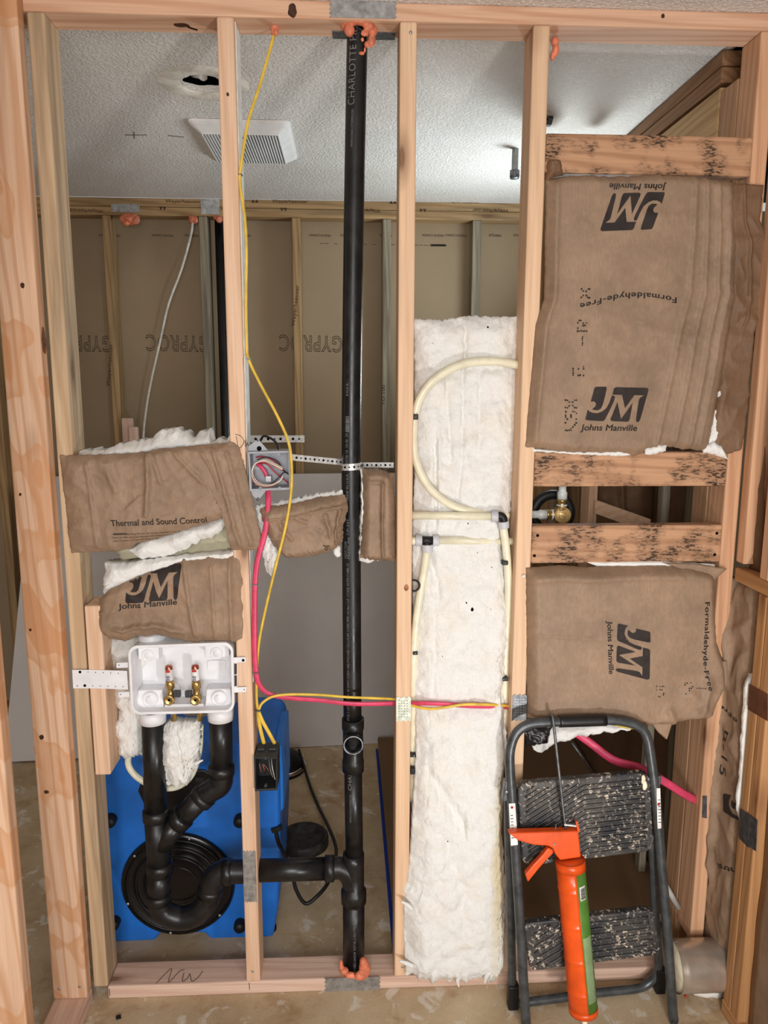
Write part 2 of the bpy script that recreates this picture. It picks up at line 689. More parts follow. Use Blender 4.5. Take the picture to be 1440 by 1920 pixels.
stud_a = lumber('wall_stud', 'old weathered stud with grey streaks beside the wide corner stud', 'framing lumber', -.697, -.659, 0, .089, .038, ZT, W_old(2))
block_a = lumber('cripple_block', 'short fresh stud piece nailed beside the weathered stud, left of the white box', 'framing lumber',
                 P(166, 1250).x, P(166, 1250).x + .04, -.004, .085, P(190, 1452).z, P(190, 1135).z, W_new(2))
stud_b = lumber('wall_stud', 'stud left of the yellow cable with a white painted right side', 'framing lumber', -.284, -.246, 0, .089, .038, ZT, W_new(2))
stud_c = lumber('wall_stud', 'pale stud between the tall black pipe and the white insulation', 'framing lumber', .124, .1625, 0, .089, .038, ZT, W_light(2))
stud_d = lumber('wall_stud', 'pale stud between the white insulation and the brown paper batts', 'framing lumber', .427, .4655, 0, .089, .038, ZT, W_light(2))
stud_e = lumber('wall_stud', 'right end stud holding the right ends of the three blocking boards', 'framing lumber', .957, .9955, 0, .089, .12, ZT, wood(2, *W_RIGHT))

# painted side of the stud left of the yellow cable
b = MB()
b.box(-.2462, -.2445, .018, .089, .9, ZT - .002)
b.build('paint_layer', plain('white_paint', (236, 234, 228), .5, .3, var=.05), stud_b)

nails = [(stud_b, P(474, 1821, 0)), (stud_c, P(770, 61, 0)), (stud_c, P(755, 1813, 0)), (corner, P(111, 1854, -.038)), (corner, P(149, 1850, -.038))]
for o, q_ in nails:
    nail(o, q_)
knot(corner, P(42, 535, -.038), (0, -1, 0), .005, .006, 1)
knot(corner, P(78, 1382, -.038), (0, -1, 0), .006, .006, 2)
knot(corner, P(87, 1485, -.038), (0, -1, 0), .006, .005, 3)
knot(corner, P(57, 1181, -.038), (0, -1, 0), .003, .004, 4)
knot(corner, P(38, 927, -.038), (0, -1, 0), .003, .004, 5)
knot(corner, Vector((-.702, -.019, P(90, 640, -.02).z)), (1, 0, 0), .013, .028, 6, plain('knot_wood_pale', (120, 84, 62), .6, .3, var=.2, scale=80))
knot(stud_f, PX(5, 1575, -.76), (0, -1, 0), .006, .008, 7)
knot(stud_b, P(427, 177, 0), (0, -1, 0), .003, .004, 8)
knot(stud_c, P(762, 1102, 0), (0, -1, 0), .006, .009, 9, plain('knot_wood_pale', (160, 104, 70), .6, .3, var=.2, scale=80))
knot(top_plate, P(548, 20, 0), (0, -1, 0), .010, .015, 10)
knot(top_plate, P(1243, 30, 0), (0, -1, 0), .004, .005, 11)
kz = PZ(340, 47, ZT)
knot(top_plate, kz, (0, 0, -1), .018, .01, 12)
stroke(top_plate, [PZ(352, 50, ZT - .0005), PZ(360, 53, ZT - .0005), PZ(370, 56, ZT - .0005)], .002, HOLE, 'knot_crack')
# diagonal brown stains across the corner stud

# handwriting in pencil
b = MB()
for seg in ([(443, 818), (447, 842)], [(441, 814), (452, 818), (457, 828), (452, 838), (444, 842)], [(459, 826), (461, 838), (464, 830), (467, 839), (470, 828)]):
    b.tube(path([(x - 0, y, -.0005) for x, y in seg], n=5), .0008, 5)
b.build('pencil_mark', PENCIL, stud_b)
b = MB()
for seg in ([(293, 1844), (310, 1826), (322, 1817), (316, 1842), (336, 1822), (346, 1818)], [(345, 1824), (342, 1840), (352, 1834), (356, 1826), (360, 1840), (372, 1832), (380, 1821)]):
    b.tube(crom([PZ(x, y, .0385) for x, y in seg], 5), .0009, 5)
b.build('pencil_mark', PENCIL, bot_plate)
for x in (205, 467):
    stroke(bot_plate, [P(x, 1843 if x > 300 else 1854, -.0004), P(x + 1, 1856 if x > 300 else 1867, -.0004)])

# blocking boards between the right-hand studs
bx = (.4655, .957)
blk = []
for (ya, yb), lb in zip(((252, 327), (848, 912), (985, 1055)),
                        ('mould-speckled blocking board above the large brown paper batt', 'mould-speckled blocking board directly under the large brown paper batt', 'mould-speckled blocking board below the brass valve with four dark screw holes')):
    z1, z0 = P(1180, ya).z, P(1180, yb).z
    o = lumber('blocking_board', lb, 'framing lumber', bx[0], bx[1], .0, .038, z0, z1, W_mold(0), group='mould-speckled blocking boards')
    blk.append(o)
for x, y in ((1008, 1004), (1002, 1042), (1344, 1000), (1340, 1040)):
    part_disc(blk[2], 'screw_hole', P(x, y, .0), (0, -1, 0), .004, HOLE, .0012)

# right-hand partition running towards the camera
XR = .997
lumber('wall_stud', 'upper stud right beside the end stud, standing on the right cross brace', 'framing lumber', XR, XR + .089, -.04, -.002, P(1400, 1055, -.02).z, ZC - .06, wood(2, *W_RIGHT))
zb = P(1380, 1068, -.03).z
brace = lumber('cross_brace', 'orange-brown cross brace at the right edge running towards the camera', 'framing lumber', XR, XR + .089, -1.0, -.002, zb - .035, zb, W_orange(1))
XF = XR
fl = []
for k, (ya, lb) in enumerate(((-.159, 'farther stud of the orange-brown pair at the lower right edge'), (-.1985, 'nearer stud of the orange-brown pair at the lower right edge'))):
    o = lumber('wall_stud', lb, 'framing lumber', XF, XF + .089, ya, ya + .038, .04, zb - .0355, W_orange(2))
    fl.append(o)
lumber('bottom_plate', 'short bottom plate under the orange-brown stud pair at the lower right', 'framing lumber', XF, XF + .089, -1.0, -.115, 0, .04, W_orange(1))
yu = PX(1434, 960, XR).y
lumber('wall_stud', 'upper stud at the right edge above the cross brace', 'framing lumber', XR, XR + .089, yu - .038, yu, zb + .0005, ZC - .06, wood(2, *W_RIGHT))
lumber('wall_stud', 'inner stud doubled behind the right end stud, with nail holes', 'framing lumber', .957, .995, .093, .182, 0.04, 2.40, wood(2, (190, 150, 116), (150, 108, 76)))
lumber('header_board', 'wide knotty board behind the upper right corner of the wall', 'framing lumber', .957, .995, .186, .75, 1.55, 2.412, wood(1, (206, 172, 126), (166, 128, 84)))
for z0, z1, lb in ((2.4625, 2.5, 'upper of the two brown plates under the ceiling at the upper right'), (2.4225, 2.4605, 'lower of the two brown plates under the ceiling at the upper right')):
    lumber('top_plate', lb, 'framing lumber', .957, 1.046, .186, 1.84, z0, z1, wood(1, (150, 112, 80), (112, 76, 50)))

# back wall framing
bp = []
for z0, z1, lb in ((2.4645, 2.5025, 'upper plate of the far back wall, touching the ceiling'), (2.4255, 2.4635, 'lower plate of the far back wall, resting on the old back studs')):
    bp.append(lumber('top_plate', lb, 'framing lumber', -2.5, .95, YB, YB + .089, z0, z1, W_back(0)))
bs = []
for xa, lb, mt in ((-1.12, 'far back wall stud under the largest orange foam lump', 0), (-.68, 'grey far back wall stud right of the white cable', 1), (-.252, 'far back wall stud left of the tall black pipe', 0),
                   (.172, 'grey mottled far back wall stud right of the tall black pipe', 1), (.598, 'grey far back wall stud seen over the white insulation', 1)):
    bs.append(lumber('wall_stud', lb, 'framing lumber', xa, xa + .04, YB, YB + .089, 0.04, 2.425, (W_back, W_gray)[mt](2)))
lumber('bottom_plate', 'bottom plate of the far back wall on the floor', 'framing lumber', -2.5, 1.9, YB, YB + .089, 0, .04, W_back(0))
for xa in (-1.68, -2.1):
    lumber('wall_stud', 'dark stud glimpsed at the left edge of the picture' if xa > -2 else 'dark stud farthest left behind the corner', 'framing lumber', xa, xa + .04, YB, YB + .089, .04, 2.425, W_back(2))
for i, (px, py0, py1, w) in enumerate(((230, 784, 835, .05), (246, 800, 835, .04))):
    p0 = P(px, py1, 1.80)
    p1 = P(px, py0, 1.80)
    lumber('wood_scrap', ('taller pale wood offcut standing on the leaning sheet under the white cable', 'shorter pale wood offcut beside the taller one under the white cable')[i],
           'wood scrap', p0.x, p0.x + w, 1.80 - .03 * i, 1.83 - .03 * i, 1.27, p1.z, W_pink(2))


# ------------------------------------------------------------------ nail plates
def plate(label, c0, c1, Y, mat=None, teeth='x', n=4, name='nail_plate', ax='y'):
    """thin steel plate between pixel corners c0 (upper left) and c1 (lower right), ragged at its ends"""
    a, d = P(c0[0], c0[1], Y), P(c1[0], c1[1], Y)
    pts = []
    x0, x1, z1, z0 = a.x, d.x, a.z, d.z
    J = .0022
    if teeth == 'x':
        for k in range(n * 2 + 1):
            pts.append((x1 + (J if k % 2 else -J), Y, z0 + (z1 - z0) * k / (n * 2)))
        for k in range(n * 2 + 1):
            pts.append((x0 + (J if k % 2 else -J), Y, z1 + (z0 - z1) * k / (n * 2)))
    else:
        for k in range(n * 2 + 1):
            pts.append((x0 + (x1 - x0) * k / (n * 2), Y, z0 + (J if k % 2 else -J)))
        for k in range(n * 2 + 1):
            pts.append((x1 + (x0 - x1) * k / (n * 2), Y, z1 + (J if k % 2 else -J)))
    b = MB()
    b.prism(pts, (0, -.0018, 0))
    o = b.build(name, mat or STEEL)
    return tag(o, label, 'nail plate', 'steel nail plates')


plate('steel nail plate on the top plate above the tall black pipe', (619, 1), (742, 36), -.0002)
plate('steel nail plate on the bottom plate below the tall black pipe', (610, 1834), (712, 1859), -.0002)
plate('steel nail plate on the stud where the black drain passes through', (455, 1596), (482, 1690), -.0002, teeth='z')
NPM = plain('painted_steel', (206, 212, 196), .45, .4, .3, var=.08, scale=90)
o1 = plate('pale greenish nail plate on the stud left of the white insulation', (743, 1307), (770, 1351), -.0002, NPM, 'z', 3)
o2 = plate('blue-grey nail plate on the stud right of the white insulation', (961, 1303), (986, 1350), -.0002, STEEL_D, 'z', 3)
for o_, x0_, y0_ in ((o1, 745, 1311), (o2, 963, 1308)):
    b = MB()
    for k in range(7):
        for j in range(4):
            c_ = P(x0_ + 3 + j * 5.2, y0_ + 3 + k * 5, -.0022)
            b.obox(c_, (.0016, 0, 0), (0, .0003, 0), (0, 0, .0008))
    b.build('embossing', STEEL_D if o_ is o1 else STEEL, o_)
b = MB()
p0, p1 = PZ(624, 73, ZT - .0008), PZ(740, 75, ZT - .0008)
b.box(p0.x, p1.x, .055, .092, ZT - .002, ZT - .0003)
o = b.build('nail_plate', STEEL_D)
tag(o, 'dark strip of steel plate under the top plate behind the tall black pipe', 'nail plate')
for (c0, c1), lb in ((((208, 382), (262, 398)), 'steel nail plate on the back wall plates above the largest foam lump'), (((376, 373), (412, 402)), 'steel nail plate on the back wall plates left of the front stud')):
    plate(lb, c0, c1, YB - .0003)
# plates on the -X faces of the right-hand studs
for (cs_, X, lb, mt) in (([(1388, 1516), (1405, 1526), (1405, 1590), (1386, 1571)], XF, 'dark nail plate on the farther orange-brown stud at the right edge', STEEL_D),
                         ([(1406, 1527), (1421, 1538), (1418, 1596), (1406, 1588)], XF, 'dark nail plate on the nearer orange-brown stud at the right edge', STEEL_D),
                         ([(1406, 1283), (1440, 1302), (1440, 1352), (1403, 1330)], XF, 'rusty brown metal plate on the orange-brown studs at the right edge', plain('rusty_plate', (104, 66, 46), .6, .3, .2, var=.1))):
    pts = [PX(x, y, X - .0003) for x, y in cs_]
    b = MB()
    b.prism(pts, (-.0016, 0, 0))
    tag(b.build('nail_plate', mt), lb, 'nail plate', 'steel nail plates')
pts = [P(x, y, -.0004) for x, y in ((1317, 1492), (1325, 1492), (1325, 1534), (1316, 1532))]
b = MB()
b.prism(pts, (0, -.0016, 0))
tag(b.build('nail_plate', STEEL_D), 'small steel plate on the right end stud beside the pink cable', 'nail plate', 'steel nail plates')


# ------------------------------------------------------------------ draped sheets, wool and lettering
def resample(pts, ts):
    """polyline sampled at fractions of its length"""
    L = [0]
    for a, b_ in zip(pts, pts[1:]):
        L.append(L[-1] + math.hypot(b_[0] - a[0], b_[1] - a[1]))
    out = []
    for t in ts:
        s = t * L[-1]
        i = 0
        while i < len(pts) - 2 and s > L[i + 1]:
            i += 1
        k = 0 if L[i + 1] == L[i] else (s - L[i]) / (L[i + 1] - L[i])
        out.append((pts[i][0] + (pts[i + 1][0] - pts[i][0]) * k, pts[i][1] + (pts[i + 1][1] - pts[i][1]) * k))
    return out


def patch(mb, top, bottom, left, right, Yf, hf, nu=60, nv=60, th=.002, jag=(0, 0, 0, 0), seed=0):
    """Coons patch between four pixel outlines; Yf(u,v) places it, hf(u,v,p) lifts it towards the room; th thickness"""
    us = [i / nu for i in range(nu + 1)]
    vs_ = [j / nv for j in range(nv + 1)]
    T, B, L, R_ = resample(top, us), resample(bottom, us), resample(left, vs_), resample(right, vs_)

    def jit(i, k, amp):
        return amp * noise.fractal(Vector((i * .31, k * 5.3, seed * 9.1)), 1, 2, 4)
    if jag[0]:
        T = [(x, y + jit(i, 0, jag[0])) for i, (x, y) in enumerate(T)]
    if jag[1]:
        B = [(x, y + jit(i, 1, jag[1])) for i, (x, y) in enumerate(B)]
    if jag[2]:
        L = [(x + jit(i, 2, jag[2]), y) for i, (x, y) in enumerate(L)]
    if jag[3]:
        R_ = [(x + jit(i, 3, jag[3]), y) for i, (x, y) in enumerate(R_)]
    c00, c10, c01, c11 = T[0], T[-1], B[0], B[-1]
    F, K = [], []
    for j, v in enumerate(vs_):
        for i, u in enumerate(us):
            q = []
            for a in (0, 1):
                q.append((1 - v) * T[i][a] + v * B[i][a] + (1 - u) * L[j][a] + u * R_[j][a]
                         - ((1 - u) * (1 - v) * c00[a] + u * (1 - v) * c10[a] + (1 - u) * v * c01[a] + u * v * c11[a]))
            Y = Yf(u, v) if callable(Yf) else Yf
            p = P(q[0], q[1], Y)
            h = hf(u, v, p)
            F.append(Vector((p.x, Y - h, p.z)))
            t_ = th(u, v) if callable(th) else th
            K.append(Vector((p.x, Y - h + t_, p.z)))
    n = len(F)
    w = nu + 1
    fs = []
    for j in range(nv):
        for i in range(nu):
            a = j * w + i
            fs.append((a, a + w, a + w + 1, a + 1))
    ring = [i for i in range(w)] + [j * w + nu for j in range(1, nv + 1)] + [nv * w + i for i in range(nu - 1, -1, -1)] + [j * w for j in range(nv - 1, 0, -1)]
    fs2 = [tuple(n + k for k in reversed(f)) for f in fs]
    side = [(ring[k], n + ring[k], n + ring[(k + 1) % len(ring)], ring[(k + 1) % len(ring)]) for k in range(len(ring))]
    mb.add(F + K, fs + fs2 + side, True)


def edge(u, k=.12):
    """0 at both ends, 1 in the middle"""
    a = min(u, 1 - u) / k
    return 1.0 if a >= 1 else math.sin(a * math.pi / 2)


def crease(p, seed, sc=9.0):
    """sharp folds of stiff paper"""
    q = p * sc + Vector((seed * 3.7, seed, 0))
    n1 = 1 - abs(noise.noise(q))
    n2 = 1 - abs(noise.noise(q * 2.1 + Vector((4, 1, 7))))
    return n1 ** 5 * .65 + n2 ** 6 * .35


def folds(u, v, lst):
    """straight pressed folds ((u0,v0,u1,v1,height,width)...)"""
    h = 0
    for (a, b_, c, d, amp, wd_) in lst:
        dx, dy = c - a, d - b_
        L2 = dx * dx + dy * dy
        t = max(0, min(1, ((u - a) * dx + (v - b_) * dy) / L2))
        ds = math.hypot(u - a - dx * t, v - b_ - dy * t)
        h += amp * math.exp(-(ds / wd_) ** 2) * (1 if L2 else 0)
    return h


def paper(bulge=.02, wr=.006, seed=0, lst=(), eu=.12, ev=.12, sc=9.0):
    def f(u, v, p):
        return bulge * edge(u, eu) * edge(v, ev) + wr * crease(p, seed, sc) + .0018 * noise.noise(p * 9) + folds(u, v, lst)
    return f


def wool(bulge=.02, amp=.008, seed=0, eu=.15, ev=.15, lst=()):
    def f(u, v, p):
        q = p + Vector((seed * 1.7, seed * .9, 0))
        return (bulge * edge(u, eu) * edge(v, ev) + amp * noise.fractal(q * 22, 1, 2.1, 5) + amp * .6 * noise.noise(Vector((q.x * 16, 0, q.z * 5)))
                + folds(u, v, lst))
    return f


def surf(*objs):
    """ray target of finished (world-positioned) objects"""
    V, F = [], []
    for o in objs:
        n = len(V)
        w = wloc(o)
        V += [v.co + w for v in o.data.vertices]
        F += [[i + n for i in p.vertices] for p in o.data.polygons]
    return BVHTree.FromPolygons(V, F)


_glyphs = {}


def glyphs(s, offset=0.0, shear=0.0, outline=0.0, spacing=1.0):
    key = (s, offset, shear, outline, spacing)
    if key in _glyphs:
        return _glyphs[key]
    c = bpy.data.curves.new('writing', 'FONT')
    c.body = s
    c.size = 1
    c.shear = shear
    c.space_character = spacing
    c.resolution_u = 4
    if outline:
        c.fill_mode = 'NONE'
        c.bevel_depth = outline
        c.bevel_resolution = 0
    o = bpy.data.objects.new('writing', c)
    COL.objects.link(o)
    dg = bpy.context.evaluated_depsgraph_get()
    me = o.evaluated_get(dg).to_mesh()
    vs = [(v.co.x, v.co.y) for v in me.vertices]
    fs = [list(p.vertices) for p in me.polygons]
    o.evaluated_get(dg).to_mesh_clear()
    bpy.data.objects.remove(o)
    bpy.data.curves.remove(c)
    if offset:
        base, fb = vs, fs
        vs, fs = [], []
        for dx, dy in ((-1, 0), (1, 0), (0, .7), (0, -.7), (0, 0)):
            n = len(vs)
            vs = vs + [(x + dx * offset, y + dy * offset) for x, y in base]
            fs = fs + [[i + n for i in f] for f in fb]
    xs = [v[0] for v in vs]
    x0, x1 = min(xs), max(xs)
    capH = .69
    vs = [((x - x0) / (x1 - x0), y / capH) for x, y in vs]
    _glyphs[key] = (vs, fs)
    return vs, fs


def flatmesh(name, vs, fs, target, Y, mat, parent, off=.0008, dice=.008, cast=Vector((0, 1, 0))):
    """flat shapes given as world points, laid on the ray target (or left where they are)"""
    bm = bmesh.new()
    bv = [bm.verts.new(v) for v in vs]
    for f in fs:
        if len(set(f)) > 2:
            try:
                bm.faces.new([bv[i] for i in f])
            except ValueError:
                pass
    bm.normal_update()
    bmesh.ops.triangulate(bm, faces=bm.faces, ngon_method='EAR_CLIP')
    if target is not None:
        for _ in range(4):
            es = [e for e in bm.edges if e.calc_length() > dice]
            if not es:
                break
            bmesh.ops.subdivide_edges(bm, edges=es, cuts=1)
            bmesh.ops.triangulate(bm, faces=bm.faces)
        dead = []
        for v in bm.verts:
            hit = target.ray_cast(v.co - cast * .6, cast, 1.2)
            if hit[0] is None:
                dead.append(v)
            else:
                v.co = hit[0] - cast * off
        bmesh.ops.delete(bm, geom=dead, context='VERTS')
    org = wloc(parent)
    for v in bm.verts:
        v.co -= org
    me = bpy.data.meshes.new(name)
    bm.to_mesh(me)
    bm.free()
    me.materials.append(mat)
    o = bpy.data.objects.new(name, me)
    COL.objects.link(o)
    o.parent = parent
    return o


def letter(s, p0, p1, hpx, mat, parent, target=None, Y=0.0, offset=0.0, shear=0.0, outline=0.0, warp=None, name='lettering', off=.0008, spacing=1.0, cast=Vector((0, 1, 0)), frame=None):
    """writing whose baseline runs between two pixels; hpx is the capital height"""
    gv, gf = glyphs(s, offset, shear, outline, spacing)
    if frame:
        O, EX, ey = frame
    else:
        O, E_ = P(p0[0], p0[1], Y), P(p1[0], p1[1], Y)
        EX = E_ - O
        ey = Vector((-EX.z, 0, EX.x)).normalized() * hpx * MPP(p0[0], p0[1], Y)
    vs = [O + EX * x + ey * (y + (warp(x) if warp else 0)) - (Vector((0, off, 0)) if target is None and not frame else Vector((0, 0, 0))) for x, y in gv]
    return flatmesh(name, vs, gf, target, Y, mat, parent, off, cast=cast)


LOGO = [[(370, 182), (505, 180), (518, 192), (516, 215), (500, 290), (465, 420), (440, 470), (400, 495), (350, 492), (322, 480), (340, 465), (362, 446), (375, 415), (365, 390), (340, 375), (305, 380), (352, 205)],
        [(262, 485), (285, 510), (330, 530), (390, 535), (450, 515), (510, 470), (550, 400), (575, 330), (585, 302), (615, 300), (630, 320), (615, 370), (500, 610), (480, 635), (455, 640), (250, 628), (234, 615), (236, 595)],
        [(600, 265), (615, 205), (640, 187), (1060, 195), (1080, 215), (1075, 245), (965, 620), (945, 652), (920, 652), (908, 630), (912, 590), (950, 360), (965, 330), (1005, 305), (1020, 295), (890, 293), (765, 460), (760, 460), (722, 290), (590, 285)],
        [(660, 385), (705, 605), (712, 605), (865, 395), (825, 610), (810, 640), (790, 648), (590, 640), (567, 625), (570, 605)]]


def logo(mp, mat, parent, target, Y, name='logo', off=.0008):
    """printed emblem; mp maps traced coordinates to a pixel"""
    vs, fs = [], []
    for poly in LOGO:
        n = len(vs)
        vs += [P(*mp(x, y), Y) for x, y in poly]
        fs.append(list(range(n, n + len(poly))))
    return flatmesh(name, vs, fs, target, Y, mat, parent, off)


DOTS = {'R': '1111010001100011111010100100101000', 'K': '10001100101010011000101001001010001', '1': '00100011000010000100001000010001110', '5': '11111100001111000001000011000101110',
        'X': '10001100010101000100010101000110001', '-': '00000000000000011111000000000000000', 'E': '11111100001000011110100001000011111', 'S': '01111100001000001110000010000111110', '3': '11110000010000101110000010000111110'}


def dotted(s, O, du, dv, r, mat, parent, target, Y, gap=6.5, keep=.8, seed=1):
    """dot-matrix print: O pixel of first dot, du/dv pixel steps along and down the letters"""
    rnd = random.Random(seed)
    vs, fs = [], []
    for k, ch in enumerate(s):
        bits = DOTS.get(ch)
        if not bits:
            continue
        bits = bits.ljust(35, '0')
        for i, bt in enumerate(bits):
            if bt == '1' and rnd.random() < keep:
                c_, r_ = i % 5 + k * gap, i // 5
                px = O[0] + du[0] * c_ + dv[0] * r_ + rnd.uniform(-.4, .4)
                py = O[1] + du[1] * c_ + dv[1] * r_ + rnd.uniform(-.4, .4)
                n = len(vs)
                rr = r * rnd.uniform(.75, 1.15)
                vs += [P(px + rr * math.cos(a), py + rr * math.sin(a), Y) for a in [math.pi / 3 * t for t in range(6)]]
                fs.append(list(range(n, n + 6)))
    return flatmesh('dot_print', vs, fs, target, Y, mat, parent)


# ------------------------------------------------------------------ insulation
def batt(label, cat='insulation', at=(0, 0, 0), group=None):
    return thing('insulation_batt', label, cat, at, group)


# large bare white batt between the two pale studs
wb = batt('tall bare white fiberglass batt filling the bay between the two pale studs', at=(.29, .05, .05))
lb_ = [(776, 597), (778, 700), (779, 850), (773, 1000), (775, 1150), (778, 1300), (781, 1400), (776, 1500), (769, 1600), (764, 1650), (757, 1668), (757, 1740), (760, 1826)]
rb_ = [(974, 595), (974, 660), (967, 700), (969, 800), (962, 900), (957, 960), (945, 1010), (950, 1110), (957, 1150), (956, 1190), (946, 1230), (944, 1300), (946, 1340), (951, 1400), (943, 1450), (941, 1550), (947, 1650), (947, 1740), (944, 1800)]
tb_ = [(776, 597), (830, 600), (870, 592), (920, 594), (974, 595)]
bb_ = [(760, 1826), (790, 1838), (850, 1842), (895, 1834), (925, 1842), (944, 1800)]


def wbY(u, v):
    return .082 - .075 * min(1, max(0, (v - .2) / .55)) ** 1.3 - .018 * max(0, v - .8) / .2


def wbH(u, v, p):
    h = wool(.024 + .012 * v, .009, 2, .2, .03)(u, v, p)
    # shallow hollows, slits and pressed seams of the torn layers
    h -= folds(u, v, [(.0, .085, 1, .075, .008, .008), (.48, .0, .47, .075, .008, .02), (.18, .19, .22, .3, .010, .018), (.3, .1, .33, .2, .006, .02),
                      (.46, .1, .42, .28, .006, .02), (.62, .1, .6, .2, .005, .02), (.12, .33, .25, .4, .009, .02), (.2, .4, .19, .55, .006, .03), (.12, .68, .5, .76, .014, .015),
                      (.35, .8, .5, .87, .008, .03), (0, .585, 1, .578, .010, .012)])
    h += folds(u, v, [(.9, .6, .93, .95, .006, .05), (.22, .19, .24, .3, .006, .02)])
    return h


def mk_wool_tall():
    M = NT('fiberglass_wool_tall', .95, .05)
    p = M.coords(rand=False, kind='Position')
    b_ = M.noise(p, 120, 5, .7, .6)
    e = M.noise(p, 420, 3, .7)
    a = M.noise(p, 11, 4, .65)
    c = M.mix(M.math('MULTIPLY', M.ramp(a, [(.45, 0.0), (.75, 1.0)]), .5), lin((240, 239, 236)), lin((234, 224, 204)))
    sp = M.n('ShaderNodeSeparateXYZ')
    M.l(p, sp.inputs[0])
    # yellowed old layer along the right edge of the lower half
    wob = M.math('MULTIPLY', M.noise(p, 7, 2), .03)
    xx = M.math('ADD', sp.outputs['X'], M.math('ADD', wob, M.math('MULTIPLY', sp.outputs['Z'], -.02)))
    band = M.math('MULTIPLY', M.ramp(xx, [(.385, 0.0), (.405, 1.0), (.42, 1.0), (.436, .15)]), M.ramp(sp.outputs['Z'], [(.12, .4), (.3, 1.0), (.62, .8), (.75, 0.0)]))
    c = M.mix(M.math('MULTIPLY', band, .75), c, lin((214, 194, 142)))
    old = M.math('MULTIPLY', M.ramp(sp.outputs['Z'], [(1.2, 0.0), (1.45, .5)]), M.ramp(M.noise(p, 5, 3), [(.4, .3), (.6, 1.0)]))
    c = M.mix(old, c, lin((234, 216, 190)))
    c = M.mix(M.ramp(b_, [(.3, .16), (.55, 0.0)]), c, lin((220, 216, 206)))
    M.color(c)
    M.bump(M.math('ADD', b_, M.math('MULTIPLY', e, .5)), .6, .007)
    return M.m


b = MB()
patch(b, tb_, bb_, lb_, rb_, wbY, wbH, 90, 380, lambda u, v: .012 if v > .962 else max(.012, .085 - wbY(u, v)) + .004 * v, jag=(3, 10, 1.5, 3), seed=3)
o = b.build('wool_body', mk_wool_tall(), wb)
for pts in ([(752, 1690), (765, 1697), (772, 1705)], [(748, 1801), (762, 1806), (775, 1812)], [(861, 1852), (858, 1838), (863, 1828)], [(908, 1846), (912, 1830), (920, 1822)], [(918, 1838), (926, 1820), (934, 1808)]):
    b = MB()
    b.tube(path(pts, -.035, 4), [.001, .003, .004, .005, .006, .006, .006, .006, .006][:9], 8, True)
    b.build('wool_tuft', FIBER_P, wb)
wb_s = surf(o)
for x, y, r in ((889, 1149, 3.2), (878, 1136, 1.6), (887, 980, 1.7), (883, 988, 1.3), (900, 1043, .9), (927, 1070, .9), (838, 1570, 1.6), (923, 611, 2), (831, 1235, .8), (925, 1150, .9), (816, 641, .8)):
    c_ = P(x, y, 0)
    hit = wb_s.ray_cast(Vector((c_.x, -.5, c_.z)), Vector((0, 1, 0)))
    if hit[0]:
        b = MB()
        b.blob(hit[0], r * .0012, .001, r * .0017, .4, 300, 8, 6, x)
        b.build('dark_speck', HOLE, wb)

# left: Thermal and Sound Control batt
kb = batt('crumpled brown paper batt printed Thermal and Sound Control at the left', at=(-.5, .03, 1.2))
b = MB()
patch(b, [(112, 854), (150, 853), (250, 850), (300, 842), (360, 836), (437, 829)],
      [(135, 1037), (200, 1034), (238, 1030), (262, 1018), (300, 1009), (350, 993), (426, 970), (430, 1000), (434, 1031), (495, 1031)],
      [(112, 854), (122, 930), (128, 990), (135, 1037)], [(437, 829), (449, 838), (466, 900), (480, 960), (495, 1031)],
      lambda u, v: .0, paper(.016, .007, 1, [(.5, .02, .38, .72, .011, .012), (.52, .0, .5, .4, .008, .01), (.63, .05, .69, .5, .007, .012), (.15, .1, .13, .95, .007, .008), (.86, .05, .9, .95, .010, .008),
                                             (.93, .1, .95, .95, .008, .008), (.38, .5, .3, .62, .006, .01), (.26, .1, .27, .4, .005, .02), (.79, .1, .84, .45, .006, .01)], .1, .12, 12), 120, 90, .002, (2, 3, 1, 2), 1)
k1 = b.build('kraft_facing', KRAFT, kb)
b = MB()
patch(b, [(142, 850), (160, 838), (200, 838), (240, 828), (275, 822), (300, 806), (335, 800), (365, 812), (392, 802), (398, 820), (432, 815)],
      [(142, 862), (200, 868), (250, 866), (300, 858), (370, 850), (440, 842)], [(142, 850), (142, 862)], [(432, 815), (440, 842)], .045, wool(.028, .014, 4, .1, .5), 90, 22, .05, (7, 2, 2, 2), 5)
b.build('torn_wool', FIBER_P, kb)
b = MB()
patch(b, [(240, 1033), (265, 1016), (300, 1007), (350, 990), (426, 968)], [(262, 1046), (300, 1045), (330, 1036), (375, 1014), (410, 1000), (430, 978)], [(240, 1033), (262, 1046)], [(426, 968), (430, 978)],
      .012, wool(.02, .009, 6, .2, .5), 60, 16, .02, (2, 4, 2, 2), 6)
b.build('torn_wool', FIBER_P, kb)
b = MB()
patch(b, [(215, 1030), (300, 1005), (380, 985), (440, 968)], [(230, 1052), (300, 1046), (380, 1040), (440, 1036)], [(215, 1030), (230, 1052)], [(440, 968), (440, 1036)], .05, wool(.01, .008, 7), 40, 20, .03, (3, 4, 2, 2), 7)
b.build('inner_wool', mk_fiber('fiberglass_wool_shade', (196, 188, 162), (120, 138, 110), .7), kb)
t = surf(k1)
letter('Thermal and Sound Control', (213, 984), (390, 978), 12, INK, kb, t, 0, .016)
for k, s in enumerate(('WARNING: This facing will burn. Do not leave exposed. It must be covered with gypsum', 'board or other approved materials and installed in compliance with all building', 'codes. To prevent a fire keep open flames and other sources of heat away from it.')):
    letter(s, (216, 1001 + k * 6.2), (377 - k * 14, 996 + k * 6.2), 3.6, INK, kb, t, 0, 0)
letter('WARNING:', (216, 1001), (242, 1000.2), 3.8, INK, kb, t, 0, .03)

